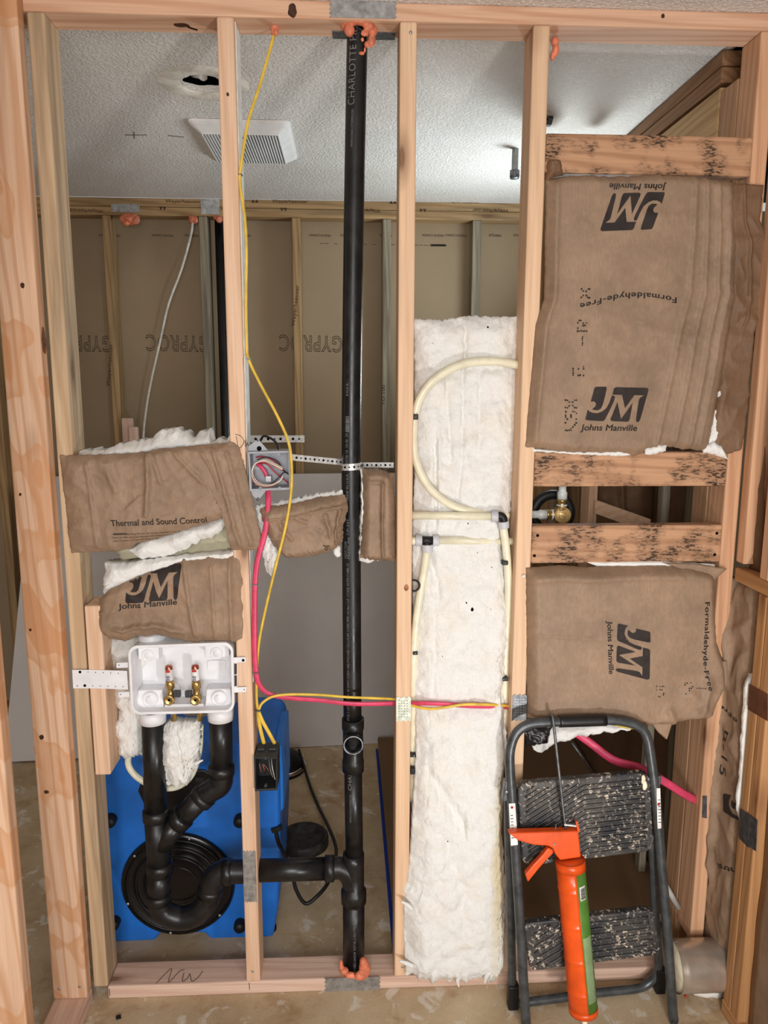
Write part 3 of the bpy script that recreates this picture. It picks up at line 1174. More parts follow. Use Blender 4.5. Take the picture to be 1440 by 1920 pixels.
# left: small JM batt over the white box
kb = batt('small brown paper batt with half-torn black emblem above the white washer box', at=(-.5, .03, 1.0))
b = MB()
patch(b, [(187, 1122), (208, 1104), (232, 1092), (270, 1077), (310, 1058), (345, 1046), (400, 1042), (455, 1040)],
      [(187, 1165), (193, 1188), (205, 1198), (240, 1203), (262, 1193), (300, 1190), (335, 1200), (372, 1204), (400, 1201), (457, 1205)],
      [(187, 1122), (184, 1145), (187, 1165)], [(455, 1040), (456, 1120), (457, 1205)], lambda u, v: .004,
      paper(.018, .006, 3, [(.2, .78, .6, .86, .012, .04), (.62, .0, .7, .9, .008, .012), (.8, .1, .83, .95, .006, .01), (.92, .02, .93, .98, .008, .01)], .1, .15, 12), 100, 60, .002, (2, 3, 1, 1), 2)
k2 = b.build('kraft_facing', KRAFT, kb)
b = MB()
patch(b, [(195, 1056), (240, 1056), (300, 1046), (360, 1040), (440, 1032)], [(195, 1122), (212, 1106), (235, 1096), (275, 1080), (315, 1062), (350, 1050), (440, 1046)], [(195, 1056), (195, 1122)], [(440, 1032), (440, 1046)],
      .012, wool(.018, .009, 8, .08, .3), 80, 30, .05, (3, 3, 3, 2), 8)
b.build('torn_wool', FIBER_P, kb)
t = surf(k2)
logo(lambda x, y: (200 + (x - 232) * (1130 - 240) / 848 / 8 + 30 + (y - 415) * -.0 + ((y - 182) * .021 if x < 1e9 else 0), 1040 + 14 + (y - 180) * (535 / 472) / 8 + 10 - (x - 232) * .0135), INK, kb, t, 0)
letter('Johns Manville', (225, 1139), (335, 1130), 11, INK, kb, t, 0, .022, .12)

# wool shreds around the white box
o = thing('insulation_scrap', 'ragged wool shred hanging left of the black standpipe under the white box', 'insulation', (-.55, .05, .9))
b = MB()
patch(b, [(200, 1200), (240, 1196), (300, 1200)], [(230, 1420), (245, 1415), (268, 1420)], [(200, 1200), (206, 1260), (222, 1330), (215, 1372), (230, 1420)], [(300, 1200), (275, 1260), (266, 1330), (268, 1420)],
      .075, wool(.02, .012, 9, .3, .1), 40, 70, .02, (4, 5, 6, 4), 9)
b.build('wool_body', FIBER, o)
o = thing('insulation_scrap', 'white wool clump hanging between the two black standpipes', 'insulation', (-.45, .03, .75))
b = MB()
patch(b, [(306, 1362), (320, 1352), (350, 1352), (374, 1352)], [(312, 1472), (330, 1477), (352, 1468), (372, 1428)], [(306, 1362), (304, 1400), (305, 1440), (312, 1472)], [(374, 1352), (374, 1390), (370, 1410), (372, 1428)],
      .04, wool(.022, .010, 10, .3, .15, [(.42, .1, .5, .8, -.012, .03)]), 40, 60, .03, (3, 6, 3, 4), 10)
b.build('wool_body', FIBER_P, o)
b = MB()
b.tube(path([(366, 1432), (374, 1428), (381, 1425)], .02, 4), [.006, .005, .005, .004, .004, .003, .003, .002, .001], 8)
b.build('wool_tuft', FIBER_P, o)

# middle: paper left and right of the tall pipe
kb = batt('torn brown paper batt between the pink cable and the tall black pipe', at=(-.12, .03, 1.15))
b = MB()
patch(b, [(487, 953), (520, 948), (548, 944), (600, 932), (648, 928)], [(534, 1043), (560, 1046), (600, 1040), (628, 1030), (643, 1014)], [(487, 953), (496, 990), (515, 1025), (534, 1043)], [(648, 928), (653, 952), (644, 985), (643, 1014)],
      .012, paper(.02, .008, 5, [(.02, .22, .98, .2, .006, .02), (.72, .3, .8, .7, .010, .03), (.9, .25, .86, .9, .012, .02), (.2, .3, .28, .6, .007, .03), (.4, .25, .5, .35, .006, .03)], .12, .15, 14), 80, 60, .002, (2, 3, 2, 2), 4)
k3 = b.build('kraft_facing', KRAFT, kb)
b = MB()
patch(b, [(480, 948), (520, 940), (560, 932), (610, 922), (640, 918)], [(487, 960), (548, 952), (600, 942), (648, 936)], [(480, 948), (487, 960)], [(640, 918), (648, 936)], .022, wool(.006, .006, 12, .05, .5), 70, 10, .03, (4, 1, 2, 2), 11)
b.build('torn_wool', FIBER_P, kb)
b = MB()
patch(b, [(478, 952), (490, 950), (500, 1000)], [(500, 1075), (508, 1080), (525, 1040)], [(478, 952), (484, 1000), (494, 1050), (500, 1075)], [(500, 1000), (512, 1020), (525, 1040)], .02, wool(.012, .010, 13, .3, .1), 24, 50, .02, (2, 5, 4, 4), 12)
b.build('torn_wool', FIBER_P, kb)
b = MB()
b.blob(P(632, 1035, .02), .010, .008, .014, .5, 70, 16, 12, 3)
b.build('torn_wool', FIBER_P, kb)
t = surf(k3)
letter('Jo', (609, 1020), (609, 1032), 9, INK, kb, t, 0, .012)

kb = batt('narrow brown paper batt between the tall black pipe and the pale stud', at=(.08, .03, 1.15))
b = MB()
patch(b, [(679, 878), (705, 877), (737, 888)], [(675, 1047), (705, 1051), (742, 1050)], [(679, 878), (679, 960), (675, 1047)], [(737, 888), (741, 960), (742, 1050)], .03,
      paper(.03, .007, 6, [(.02, .13, .7, .14, .006, .02), (.62, .15, .58, .5, .012, .05), (.58, .5, .62, .95, .010, .04)], .25, .08, 12), 50, 80, .002, (2, 3, 1, 1), 5)
k4 = b.build('kraft_facing', KRAFT, kb)
b = MB()
patch(b, [(676, 880), (682, 878)], [(672, 1052), (692, 1056), (715, 1052)], [(676, 880), (676, 960), (672, 1052)], [(682, 878), (684, 960), (715, 1052)], .036, wool(.012, .005, 14, .3, .1), 16, 60, .02, (1, 3, 3, 1), 13)
b.build('torn_wool', FIBER, kb)

# right: large JM batt
kb = batt('large brown paper batt with two black emblems between the upper blocking boards', at=(.7, .0, 1.5))
b = MB()
patch(b, [(1024, 338), (1060, 330), (1100, 328), (1150, 332), (1230, 328), (1300, 332), (1374, 343)],
      [(985, 837), (1050, 845), (1100, 848), (1190, 852), (1215, 846), (1250, 838), (1300, 842), (1326, 847)],
      [(1024, 338), (1022, 450), (1020, 560), (1004, 610), (996, 700), (990, 770), (985, 837)], [(1374, 343), (1378, 450), (1377, 560), (1363, 630), (1350, 720), (1326, 847)],
      lambda u, v: .0 + .0 * v, paper(.020, .0022, 7, [(.05, .02, .04, .98, .006, .012), (.78, .0, .70, .98, .006, .012), (.84, .0, .80, .98, .007, .01), (.9, .0, .88, .98, .007, .01), (.95, .2, .93, .98, .006, .01),
                                                     (.5, .15, .95, .17, .003, .02), (.55, .55, .8, .6, .004, .02), (.3, .62, .9, .45, .003, .04)], .05, .035, 5), 110, 130, .002, (2, 3, 1, 2), 6)
k5 = b.build('kraft_facing', KRAFT, kb)
b = MB()
patch(b, [(1366, 344), (1400, 346), (1432, 347)], [(1330, 848), (1368, 850), (1390, 842)], [(1366, 344), (1372, 450), (1370, 560), (1345, 725), (1330, 848)], [(1432, 347), (1424, 410), (1440, 460), (1438, 560), (1412, 620), (1402, 760), (1390, 842)],
      lambda u, v: .004 - .008 * u, paper(.006, .009, 8, [(.4, .0, .5, .5, .006, .05), (.3, .5, .9, .52, .006, .02)], .1, .1, 9), 40, 110, .002, (1, 2, 1, 2), 7)
b.build('paper_flange', KRAFT_D, kb)
b = MB()
patch(b, [(1022, 308), (1030, 299), (1052, 302)], [(1020, 345), (1038, 334), (1056, 330)], [(1022, 308), (1021, 345)], [(1052, 302), (1056, 330)], .006, paper(.022, .008, 15, [], .3, .3, 30), 20, 20, .002, (2, 1, 1, 1), 8)
b.build('folded_corner', KRAFT_D, kb)
b = MB()
patch(b, [(1344, 726), (1352, 716), (1363, 736)], [(1316, 845), (1328, 848), (1345, 820)], [(1344, 726), (1332, 790), (1316, 845)], [(1363, 736), (1350, 770), (1345, 820)], .004, wool(.010, .006, 16, .3, .1), 14, 50, .01, (2, 2, 2, 3), 14)
b.build('torn_wool', FIBER_P, kb)
b = MB()
patch(b, [(1318, 838), (1338, 828), (1352, 836), (1362, 852)], [(1320, 850), (1340, 853), (1366, 862)], [(1318, 838), (1320, 850)], [(1362, 852), (1366, 862)], -.006, wool(.008, .006, 17, .3, .4), 30, 12, .01, (2, 2, 1, 1), 15)
b.build('torn_wool', FIBER_P, kb)
b = MB()
patch(b, [(995, 840), (1050, 845), (1120, 846), (1200, 842)], [(1000, 848), (1080, 853), (1180, 856), (1205, 850)], [(995, 840), (1000, 848)], [(1200, 842), (1205, 850)], .002, wool(.006, .004, 18, .1, .4), 80, 8, .01, (1, 2, 1, 1), 16)
b.build('torn_wool', FIBER_P, kb)
b = MB()
patch(b, [(1210, 842), (1228, 834), (1250, 834)], [(1210, 852), (1230, 850), (1248, 846)], [(1210, 842), (1210, 852)], [(1250, 834), (1248, 846)], -.012, wool(.008, .004, 19, .3, .4), 20, 8, .01, (2, 2, 1, 1), 17)
b.build('torn_wool', FIBER_P, kb)
t = surf(k5)
logo(lambda x, y: (1060 + x / 7.2, 700 + y / 7.2), INK, kb, t, 0)
logo(lambda x, y: (1180 - (x - 656) / 7.45 + (y - 416) * .015, 400 - (y - 416) / 6.6 - (x - 656) * -.0085), INK, kb, t, 0)
letter('Johns Manville', (1083, 806), (1188, 807), 11, INK, kb, t, 0, .022, .12)
letter('Johns Manville', (1243, 350), (1137, 348), 10.5, INK, kb, t, 0, .022, .12)
letter('Formaldehyde-Free', (1262, 560), (1083, 557), 10, INK, kb, t, 0, .025, warp=lambda x: -1.35 * math.sin(math.pi * min(1, x * 1.05)) + 1.3 * x, spacing=1.1)
dotted('KSX', (1056, 806), (0, -3.4), (3.3, 0), 1.9, INK, kb, t, 0, 6.2, .8, 3)
dotted('E', (1070, 704), (0, -4), (3.2, 0), 1.9, INK, kb, t, 0, 6.5, .8, 4)
dotted('-', (1078, 648), (0, -4), (3.0, 0), 1.7, INK, kb, t, 0, 6.5, 1, 4)
dotted('R', (1078, 622), (0, -5), (3.4, 0), 1.9, INK, kb, t, 0, 6.5, .8, 5)
dotted('X', (1082, 560), (0, -4), (3, 0), 1.9, INK, kb, t, 0, 6.5, .7, 6)

# right: lower JM batt
kb = batt('brown paper batt with a sideways emblem directly above the step ladder', at=(.7, .0, 1.0))
b = MB()
patch(b, [(986, 1064), (1050, 1059), (1100, 1063), (1200, 1058), (1290, 1060), (1338, 1072)], [(988, 1345), (1050, 1350), (1100, 1352), (1160, 1350), (1215, 1359), (1270, 1352), (1330, 1340)],
      [(986, 1064), (987, 1200), (988, 1345)], [(1338, 1072), (1340, 1150), (1343, 1205), (1358, 1245), (1362, 1280), (1346, 1310), (1330, 1340)], lambda u, v: .0,
      paper(.030, .002, 9, [(.02, .07, .8, .06, .006, .02), (.05, .43, .5, .44, .003, .01), (.8, .78, .95, .95, .010, .03), (.88, .7, .9, .98, .010, .02), (.3, .9, .7, .95, .006, .03), (.72, .88, .78, .99, .010, .02)], .05, .06, 5), 110, 90, .002, (1, 3, 1, 1), 9)
k6 = b.build('kraft_facing', KRAFT, kb)
b = MB()
patch(b, [(1240, 1054), (1300, 1056), (1363, 1066)], [(1290, 1072), (1325, 1076), (1340, 1088)], [(1240, 1054), (1290, 1072)], [(1363, 1066), (1340, 1088)], -.008, paper(.004, .003, 11), 30, 12, .002, (1, 1, 0, 0), 18)
b.build('paper_flap', KRAFT, kb)
b = MB()
patch(b, [(1216, 1350), (1236, 1354), (1262, 1352)], [(1228, 1366), (1240, 1378), (1250, 1386)], [(1216, 1350), (1228, 1366)], [(1262, 1352), (1250, 1386)], -.02, paper(.006, .004, 12), 20, 16, .002, (1, 2, 0, 0), 19)
b.build('paper_flap', KRAFT, kb)
b = MB()
patch(b, [(1352, 1240), (1362, 1238)], [(1328, 1318), (1340, 1314)], [(1352, 1240), (1356, 1270), (1328, 1318)], [(1362, 1238), (1361, 1285), (1340, 1314)], -.012, paper(.006, .003, 13), 8, 30, .002)
b.build('paper_flap', KRAFT, kb)
b = MB()
patch(b, [(1100, 1054), (1160, 1052), (1240, 1052), (1340, 1058)], [(1120, 1062), (1180, 1064), (1240, 1060), (1340, 1064)], [(1100, 1054), (1120, 1062)], [(1340, 1058), (1340, 1064)], .002, wool(.006, .003, 20, .1, .4), 60, 6, .01, (1, 1, 1, 1), 20)
b.build('torn_wool', FIBER_P, kb)
b = MB()
b.blob(P(982, 1080, -.004), .005, .003, .004, .4, 100, 10, 8)
b.build('torn_wool', FIBER_P, kb)
b = MB()
patch(b, [(1000, 1368), (1050, 1358), (1120, 1352), (1200, 1356)], [(1000, 1408), (1018, 1412), (1040, 1392), (1100, 1380), (1200, 1362)], [(1000, 1368), (1000, 1408)], [(1200, 1356), (1200, 1362)], .03, wool(.02, .010, 21, .15, .4), 60, 20, .03, (2, 5, 3, 1), 21)
b.build('torn_wool', FIBER_P, kb)
b = MB()
patch(b, [(982, 1372), (1000, 1364), (1034, 1362)], [(984, 1398), (1000, 1400), (1026, 1390)], [(982, 1372), (984, 1398)], [(1034, 1362), (1026, 1390)], .012, paper(.01, .01, 14, [], .3, .3, 30), 20, 20, .002, (2, 3, 1, 2), 22)
b.build('tar_backing', plain('black_tar_paper', (26, 24, 26), .35, .5), kb)
t = surf(k6)
logo(lambda x, y: (1179 - (y - 416) / 7.4, 1214 + (x - 656) / 8.2), INK, kb, t, 0)
letter('Johns Manville', (1131, 1157), (1134, 1256), 9.5, INK, kb, t, 0, .022, .12)
letter('Formaldehyde-Free', (1312, 1123), (1315, 1285), 8.5, INK, kb, t, 0, .03, warp=lambda x: -1.1 * math.sin(math.pi * x * .9) * x + .5 * x * x * x * x, spacing=1.12)
dotted('5', (1222, 1278), (3.2, 0), (0, 3.2), 1.3, INK, kb, t, 0, 6.5, .6, 3)
dotted('R-', (1275, 1272), (3.4, 0), (0, 3.2), 1.4, INK, kb, t, 0, 6.5, .6, 4)

# right partition: papers facing the left
kb = batt('rumpled brown paper batt marked R-15 between the end stud and the orange-brown studs', at=(1.0, -.2, .7))


def side_patch(mb, quad, hf, nu, nv, X=.99, th=.002):
    """sheet in the plane X facing -X; quad(u, v) gives a pixel"""
    F, K = [], []
    for j in range(nv + 1):
        for i in range(nu + 1):
            u, v = i / nu, j / nv
            p = PX(*quad(u, v), X)
            h = hf(u, v, p)
            F.append(Vector((X - h, p.y, p.z)))
            K.append(Vector((X - h + th, p.y, p.z)))
    n, w = len(F), nu + 1
    fs = [(j * w + i, (j + 1) * w + i, (j + 1) * w + i + 1, j * w + i + 1) for j in range(nv) for i in range(nu)]
    ring = [i for i in range(w)] + [j * w + nu for j in range(1, nv + 1)] + [nv * w + i for i in range(nu - 1, -1, -1)] + [j * w for j in range(nv - 1, 0, -1)]
    mb.add(F + K, fs + [tuple(n + k for k in reversed(f)) for f in fs] + [(ring[k], n + ring[k], n + ring[(k + 1) % len(ring)], ring[(k + 1) % len(ring)]) for k in range(len(ring))], True)


def strip(L, R_):
    def q(u, v):
        a = resample(L, [v])[0]
        c = resample(R_, [v])[0]
        return (a[0] + (c[0] - a[0]) * u, a[1] + (c[1] - a[1]) * u)
    return q


b = MB()
side_patch(b, strip([(1372, 1080), (1358, 1250), (1345, 1400), (1330, 1600), (1318, 1775)], [(1432, 1090), (1424, 1250), (1412, 1400), (1398, 1600), (1385, 1800)]),
           paper(.02, .012, 21, [(.25, .0, .4, .22, .02, .05), (.2, .2, .25, .5, .015, .05), (.3, .3, .35, .75, .02, .05)], .3, .05, 9), 40, 120, 1.026)
k7 = b.build('kraft_facing', KRAFT, kb)
t = surf(k7)
CX = Vector((1, 0, 0))


def side_letter(s, p0, p1, hpx, offset=0.0):
    O, E_ = PX(p0[0], p0[1], 1.01), PX(p1[0], p1[1], 1.01)
    EX = E_ - O
    ey = Vector((0, -EX.z, EX.y)).normalized() * hpx * .0014
    # seen from -X the y axis runs to the left
    ey = Vector((0, EX.z, -EX.y)).normalized() * hpx * .0014
    return letter(s, p0, p1, hpx, INK, kb, t, 0, offset, cast=CX, frame=(O, EX, ey))


side_letter('R-15', (1366, 1366), (1357, 1450), 16, .0)
side_letter('e-Free', (1386, 1350), (1356, 1312), 10, .02)
side_letter('Control', (1400, 1636), (1352, 1618), 10, .02)
vs, fs = [], []
for poly in LOGO[:2]:
    n = len(vs)
    vs += [PX(1382 - (y - 416) / 10.5, 1510 + (x - 400) / 7.5, 1.01) for x, y in poly]
    fs.append(list(range(n, n + len(poly))))
flatmesh('logo', vs, fs, t, 0, INK, kb, cast=CX)
b = MB()
side_patch(b, strip([(1402, 1262), (1394, 1400), (1384, 1540)], [(1412, 1262), (1402, 1400), (1390, 1540)]), wool(.012, .005, 22, .3, .1), 10, 60, 1.008, .01)
b.build('torn_wool', FIBER, kb)
kb2 = batt('brown paper batt above the cross brace at the right edge', at=(1.05, -.15, 1.6))
b = MB()
side_patch(b, lambda u, v: (1424 - 30 * v * .6 + 22 * u, 560 + 505 * v + 10 * u), paper(.008, .006, 23, [(.2, .1, .3, .9, .008, .05)], .3, .05, 8), 24, 90, 1.03)
b.build('kraft_facing', KRAFT_D, kb2)
kb2 = batt('smooth brown paper batt at the lower right corner of the picture', at=(1.0, -.6, .6))
b = MB()
b2 = lambda u, v: (0, 0)
F = []
nu, nv = 20, 60
w = nu + 1
for j in range(nv + 1):
    for i in range(nu + 1):
        y_, z_ = -.205 - .6 * i / nu, .045 + (zb - .09) * (1 - j / nv)
        F.append(Vector((1.02 - .02 * math.sin(math.pi * i / nu) - .004 * noise.noise(Vector((0, y_ * 8, z_ * 8))), y_, z_)))
n = len(F)
K = [p + Vector((.04, 0, 0)) for p in F]
fs = [(j * w + i, (j + 1) * w + i, (j + 1) * w + i + 1, j * w + i + 1) for j in range(nv) for i in range(nu)]
ring = [i for i in range(w)] + [j * w + nu for j in range(1, nv + 1)] + [nv * w + i for i in range(nu - 1, -1, -1)] + [j * w for j in range(nv - 1, 0, -1)]
b.add(F + K, fs + [tuple(n + k for k in reversed(f)) for f in fs] + [(ring[k], n + ring[k], n + ring[(k + 1) % len(ring)], ring[(k + 1) % len(ring)]) for k in range(len(ring))], True)
b.build('kraft_facing', KRAFT, kb2)


# ------------------------------------------------------------------ black drain stack
YP = .05
R15, R20 = .0242, .0302
st_ = thing('drain_stack', 'tall black plastic vent and drain pipe running from top plate to bottom plate', 'pipe', (.0, YP, .03))
vp = [P(672, 45, YP), P(669, 110, YP), P(662.5, 480, YP), P(658.5, 840, YP), P(659.5, 1150, YP), P(661, 1352, YP)]
vp[0].z = ZT - .001
b = MB()
b.tube(crom(vp, 6), R15, 28)
vpo = b.build('vent_pipe', ABS, st_)
c1 = P(662, 1398, YP)
b = MB()
zt1, zb1 = P(661, 1347, YP).z, P(664, 1438, YP).z
ax = vp[-1].x + .001
b.lathe((ax, YP, zb1 - .01), (0, 0, 1), [(R15 + .0002, 0), (R15 + .005, 0), (R15 + .005, .03), (R15 + .003, .034), (R15 + .003, zt1 - zb1 - .022), (R15 + .0055, zt1 - zb1 - .018), (R15 + .0055, zt1 - zb1 + .01), (R15 + .0002, zt1 - zb1 + .01)], 30)
b.build('cleanout_tee', ABS, st_)
b = MB()
cz = P(662, 1399, 0.0).z
cx_ = P(662.5, 1399, 0.0).x
b.lathe((cx_, .004, cz), (0, 1, 0), [(.0225, .024), (.0225, 0), (.0245, -.0015), (.0272, 0), (.0272, .026), (.025, .03), (.025, .05)], 32)
tee_o = b.build('cleanout_opening', ABS, st_)
b = MB()
b.lathe((cx_, .004, cz), (0, 1, 0), [(.0222, .0025), (.0238, -.0019), (.026, -.0008)], 32)
b.build('cut_rim', plain('scuffed_plastic', (150, 158, 168), .3, .5, var=.2, scale=60), tee_o)
b = MB()
b.obox((cx_, .028, cz + .002), (.012, 0, 0), (0, .001, 0), (0, 0, .015))
b.build('inner_wall', plain('dusty_black', (54, 54, 54), .6, .3), tee_o)
lp = [Vector((ax, YP, zb1)), P(664.5, 1620, YP)]
b = MB()
b.tube(lp, R15, 28)
lpo = b.build('middle_pipe', ABS, st_)
# sanitary tee
tx = P(663, 1640, YP).x
zt2, zt3 = P(663, 1600, YP).z, P(663, 1690, YP).z
b = MB()
b.lathe((tx, YP, 0), (0, 0, 1), [(R15, zt2), (R15 + .0055, zt2), (R15 + .0055, zt2 - .025), (R20 - .001, zt2 - .032), (R20 - .001, zt3 + .04), (R20 + .005, zt3 + .034), (R20 + .005, zt3), (R20, zt3)], 30)
za = P(560, 1630, YP).z
sw = crom([Vector((tx - .062, YP, za)), Vector((tx - .035, YP, za)), Vector((tx - .012, YP, za - .02)), Vector((tx + .0, YP, za - .055))], 6)
b.tube(sw, R20 - .001, 26)
xh1 = P(610, 1630, YP).x
b.lathe((xh1 - .001, YP, za), (1, 0, 0), [(R20, 0), (R20 + .005, 0), (R20 + .005, .024), (R20 - .001, .027)], 28)
b.build('sanitary_tee', ABS, st_)
b = MB()
b.tube([Vector((tx, YP, zt3 + .02)), Vector((tx - .001, YP, .0385))], R20, 28)
fpo = b.build('floor_pipe', ABS, st_)
b = MB()
xarm = -.245
b.tube([Vector((-.27, YP, za)), Vector((xh1 + .01, YP, za))], R20, 28)
b.build('drain_arm', ABS, st_)
t = surf(vpo)
letter('CHARLOTTE PIPE', (664, 203), (669, 50), 12, INK_L, st_, t, YP, .0, spacing=1.1, off=.0004)
letter('WWW.CHARLOTTEPIPE.COM', (661, 281), (663, 212), 4, INK_L, st_, t, YP, 0, off=.0004)
letter('KYLE B.', (653, 742), (653, 718), 4, INK_L, st_, t, YP, 0, off=.0004)
letter('EXT# 13  10-42  33', (652, 868), (652, 812), 4, INK_L, st_, t, YP, 0, off=.0004)
letter('MADE IN U.S.A.', (653, 938), (653, 886), 4, INK_L, st_, t, YP, 0, off=.0004)
letter('CP-231', (654, 1000), (654, 972), 4, INK_L, st_, t, YP, 0, off=.0004)
letter('PRESSURE', (656, 1044), (656, 1004), 4.5, INK_L, st_, t, YP, 0, off=.0004)
letter('NOT FOR', (650, 1044), (650, 1012), 4, INK_L, st_, t, YP, 0, off=.0004)
letter('7112 1 1/2" IPS SCH. 40 DWV COEX ABS-PVC/ABS CELLULAR CORE PIPE nsf-dwv U.P. CODE ASTM F1488-19', (655, 1345), (654, 1053), 4, INK_L, st_, t, YP, 0, off=.0004)
vs, fs = [], []
x = 0
rnd = random.Random(5)
y = 809
while y > 780:
    w_ = rnd.choice((.7, 1.0, 1.6))
    n = len(vs)
    vs += [P(648, y, YP), P(648, y - w_, YP), P(655, y - w_, YP), P(655, y, YP)]
    fs.append([n, n + 1, n + 2, n + 3])
    y -= w_ + rnd.choice((.7, 1.1))
flatmesh('printed_bars', vs, fs, t, YP, INK_L, st_, .0004)
t = surf(lpo)
letter('CHARL', (659, 1474), (659, 1434), 6.5, INK_L, st_, t, YP, 0, off=.0004)
letter('WWW.CHARLOTTEPIPE.COM', (659, 1534), (659, 1482), 3.4, INK_L, st_, t, YP, 0, off=.0004)
t = surf(fpo)
letter('E', (661, 1695), (661, 1702), 8, INK_L, st_, t, YP, 0, off=.0004)
letter('JAJF ABS Plus 1720 2" IPS SCH. 40 DWV CSEX ABS/PVC', (662, 1703), (663, 1822), 4.4, INK_L, st_, t, YP, 0, off=.0004)

# ------------------------------------------------------------------ washer drain with trap
YW = .048
wd_ = thing('washer_drain', 'black washer standpipe with wye, branch and U-shaped trap behind the left bay', 'pipe', (P(295, 1600, YW).x, YW, .1))


def hub(b, p, d, r, ln, lip=.0048):
    d = Vector(d).normalized()
    b.lathe(Vector(p), d, [(r - .001, 0), (r + lip, 0), (r + lip, ln), (r - .001, ln + .003)], 28)


xs_ = P(292, 1520, YW).x
xs0 = P(287, 1345, YW).x
b = MB()
b.tube([P(287, 1338, YW), Vector((xs_, YW, P(292, 1530, YW).z))], R20, 28)
b.build('standpipe', ABS, wd_)
b = MB()
zA, zB = P(292, 1519, YW).z, P(295, 1637, YW).z
b.tube([Vector((xs_, YW, zA)), Vector((xs_ + .003, YW, zB))], R20 + .0015, 28)
hub(b, (xs_, YW, zA - .026), (0, 0, 1), R20, .026)
hub(b, (xs_ + .003, YW, zB), (0, 0, 1), R20, .030)
br = [P(336, 1537, YW), P(298, 1585, YW)]
b.tube([br[0], br[1]], R20 + .001, 26)
dbr = (P(385, 1490, YW) - P(336, 1537, YW)).normalized()
hub(b, br[0] - dbr * .012, dbr, R20, .028)
b.build('wye_fitting', ABS, wd_)
b = MB()
b.tube([br[0], P(384, 1488, YW)], R20, 26)
b.build('branch_pipe', ABS, wd_)
xr_ = P(413.5, 1400, YW).x
zt4 = P(414, 1436, YW).z
b = MB()
el = crom([Vector((xr_, YW, zt4)), Vector((xr_, YW, zt4 - .03)), Vector((xr_ - .006, YW, zt4 - .055)), P(392, 1484, YW), P(383, 1492, YW)], 6)
b.tube(el, R20 + .001, 26)
hub(b, (xr_, YW, zt4 - .024), (0, 0, 1), R20, .024)
hub(b, P(386, 1489, YW), -dbr, R20, .022)
b.build('bend_fitting', ABS, wd_)
b = MB()
b.tube([P(413.5, 1338, YW), Vector((xr_, YW, zt4 - .01))], R20, 28)
b.build('standpipe', ABS, wd_)
b = MB()
b.tube([Vector((xs_ + .003, YW, zB + .01)), P(297, 1690, YW)], R20, 28)
b.build('trap_pipe', ABS, wd_)
tr = [P(297, 1684, YW), P(298, 1696, YW), P(310, 1712, YW), P(340, 1722, YW), P(370, 1712, YW), P(389, 1690, YW), P(393, 1672, YW)]
b = MB()
b.tube(crom(tr, 6), R20 + .001, 26)
dz_ = (P(297, 1684, YW) - P(297, 1696, YW)).normalized()
hub(b, P(297.5, 1690, YW), (0, 0, 1), R20 + .001, .022, .003)
b.build('trap_bend', ABS, wd_)
b = MB()
el2 = crom([P(393, 1680, YW), P(395, 1664, YW), P(402, 1645, YW), Vector((P(420, 1632, YW).x, YW, za + .001)), Vector((P(440, 1630, YW).x, YW, za)), Vector((-.285, YW, za))], 6)
b.tube(el2, R20 + .001, 26)
hub(b, P(393, 1677, YW), Vector((.12, 0, 1)), R20 + .001, .018, .003)
hub(b, Vector((P(417, 1631, YW).x, YW, za)), (1, 0, 0), R20, .024)
b.build('trap_elbow', ABS, wd_)

# ------------------------------------------------------------------ white washer outlet box
wbx = thing('washer_outlet_box', 'white plastic washer outlet box with two brass valves', 'outlet box', (P(340, 1270, 0).x, 0, P(340, 1340, 0).z))
YF_ = -.012


def rrect(x0, y0, x1, y1, r, n=6, skew=None):
    """rounded rectangle in pixels (y down), clockwise; skew warps each corner"""
    pts = []
    for cx, cy, a0 in ((x1 - r, y0 + r, -90), (x1 - r, y1 - r, 0), (x0 + r, y1 - r, 90), (x0 + r, y0 + r, 180)):
        for k in range(n + 1):
            a = math.radians(a0 + 90 * k / n)
            pts.append((cx + r * math.cos(a), cy + r * math.sin(a)))
    return pts


def quadwarp(pts, src, dst):
    """bilinear warp of pixel points from a rectangle to a quad (tl, tr, br, bl)"""
    x0, y0, x1, y1 = src
    out = []
    for x, y in pts:
        u, v = (x - x0) / (x1 - x0), (y - y0) / (y1 - y0)
        out.append(tuple((1 - u) * (1 - v) * dst[0][k] + u * (1 - v) * dst[1][k] + u * v * dst[2][k] + (1 - u) * v * dst[3][k] for k in (0, 1)))
    return out


Q4 = [(239, 1211), (437, 1204), (440, 1336), (246, 1341)]
outer = quadwarp(rrect(0, 0, 200, 132, 18), (0, 0, 200, 132), Q4)
inner = quadwarp(rrect(5, 6, 195, 127, 14), (0, 0, 200, 132), Q4)
rimz = [P(x, y, YF_) for x, y in outer]
inz = [P(x, y, YF_) for x, y in inner]
DEPTH = .075
n = len(outer)
back_i = [Vector((p.x * 1.0, YF_ + DEPTH, p.z)) for p in inz]
cxm = sum(p.x for p in inz) / n
czm = sum(p.z for p in inz) / n
back_i = [Vector((cxm + (p.x - cxm) * .95, p.y, czm + (p.z - czm) * .95)) for p in back_i]
back_o = [Vector((cxm + (p.x - cxm) * .97, YF_ + DEPTH + .004, czm + (p.z - czm) * .97)) for p in rimz]
b = MB()
V = rimz + inz + back_i + back_o
fs = []
for k in range(n):
    k2 = (k + 1) % n
    fs += [(k, k2, n + k2, n + k), (n + k, n + k2, 2 * n + k2, 2 * n + k), (k, 3 * n + k, 3 * n + k2, k2)]
b.add(V, fs)
b.add(back_i, [list(range(n))])
b.add(back_o, [list(range(n))[::-1]])
b.build('box_body', WHITE_P, wbx, .0012)
YBK = YF_ + DEPTH
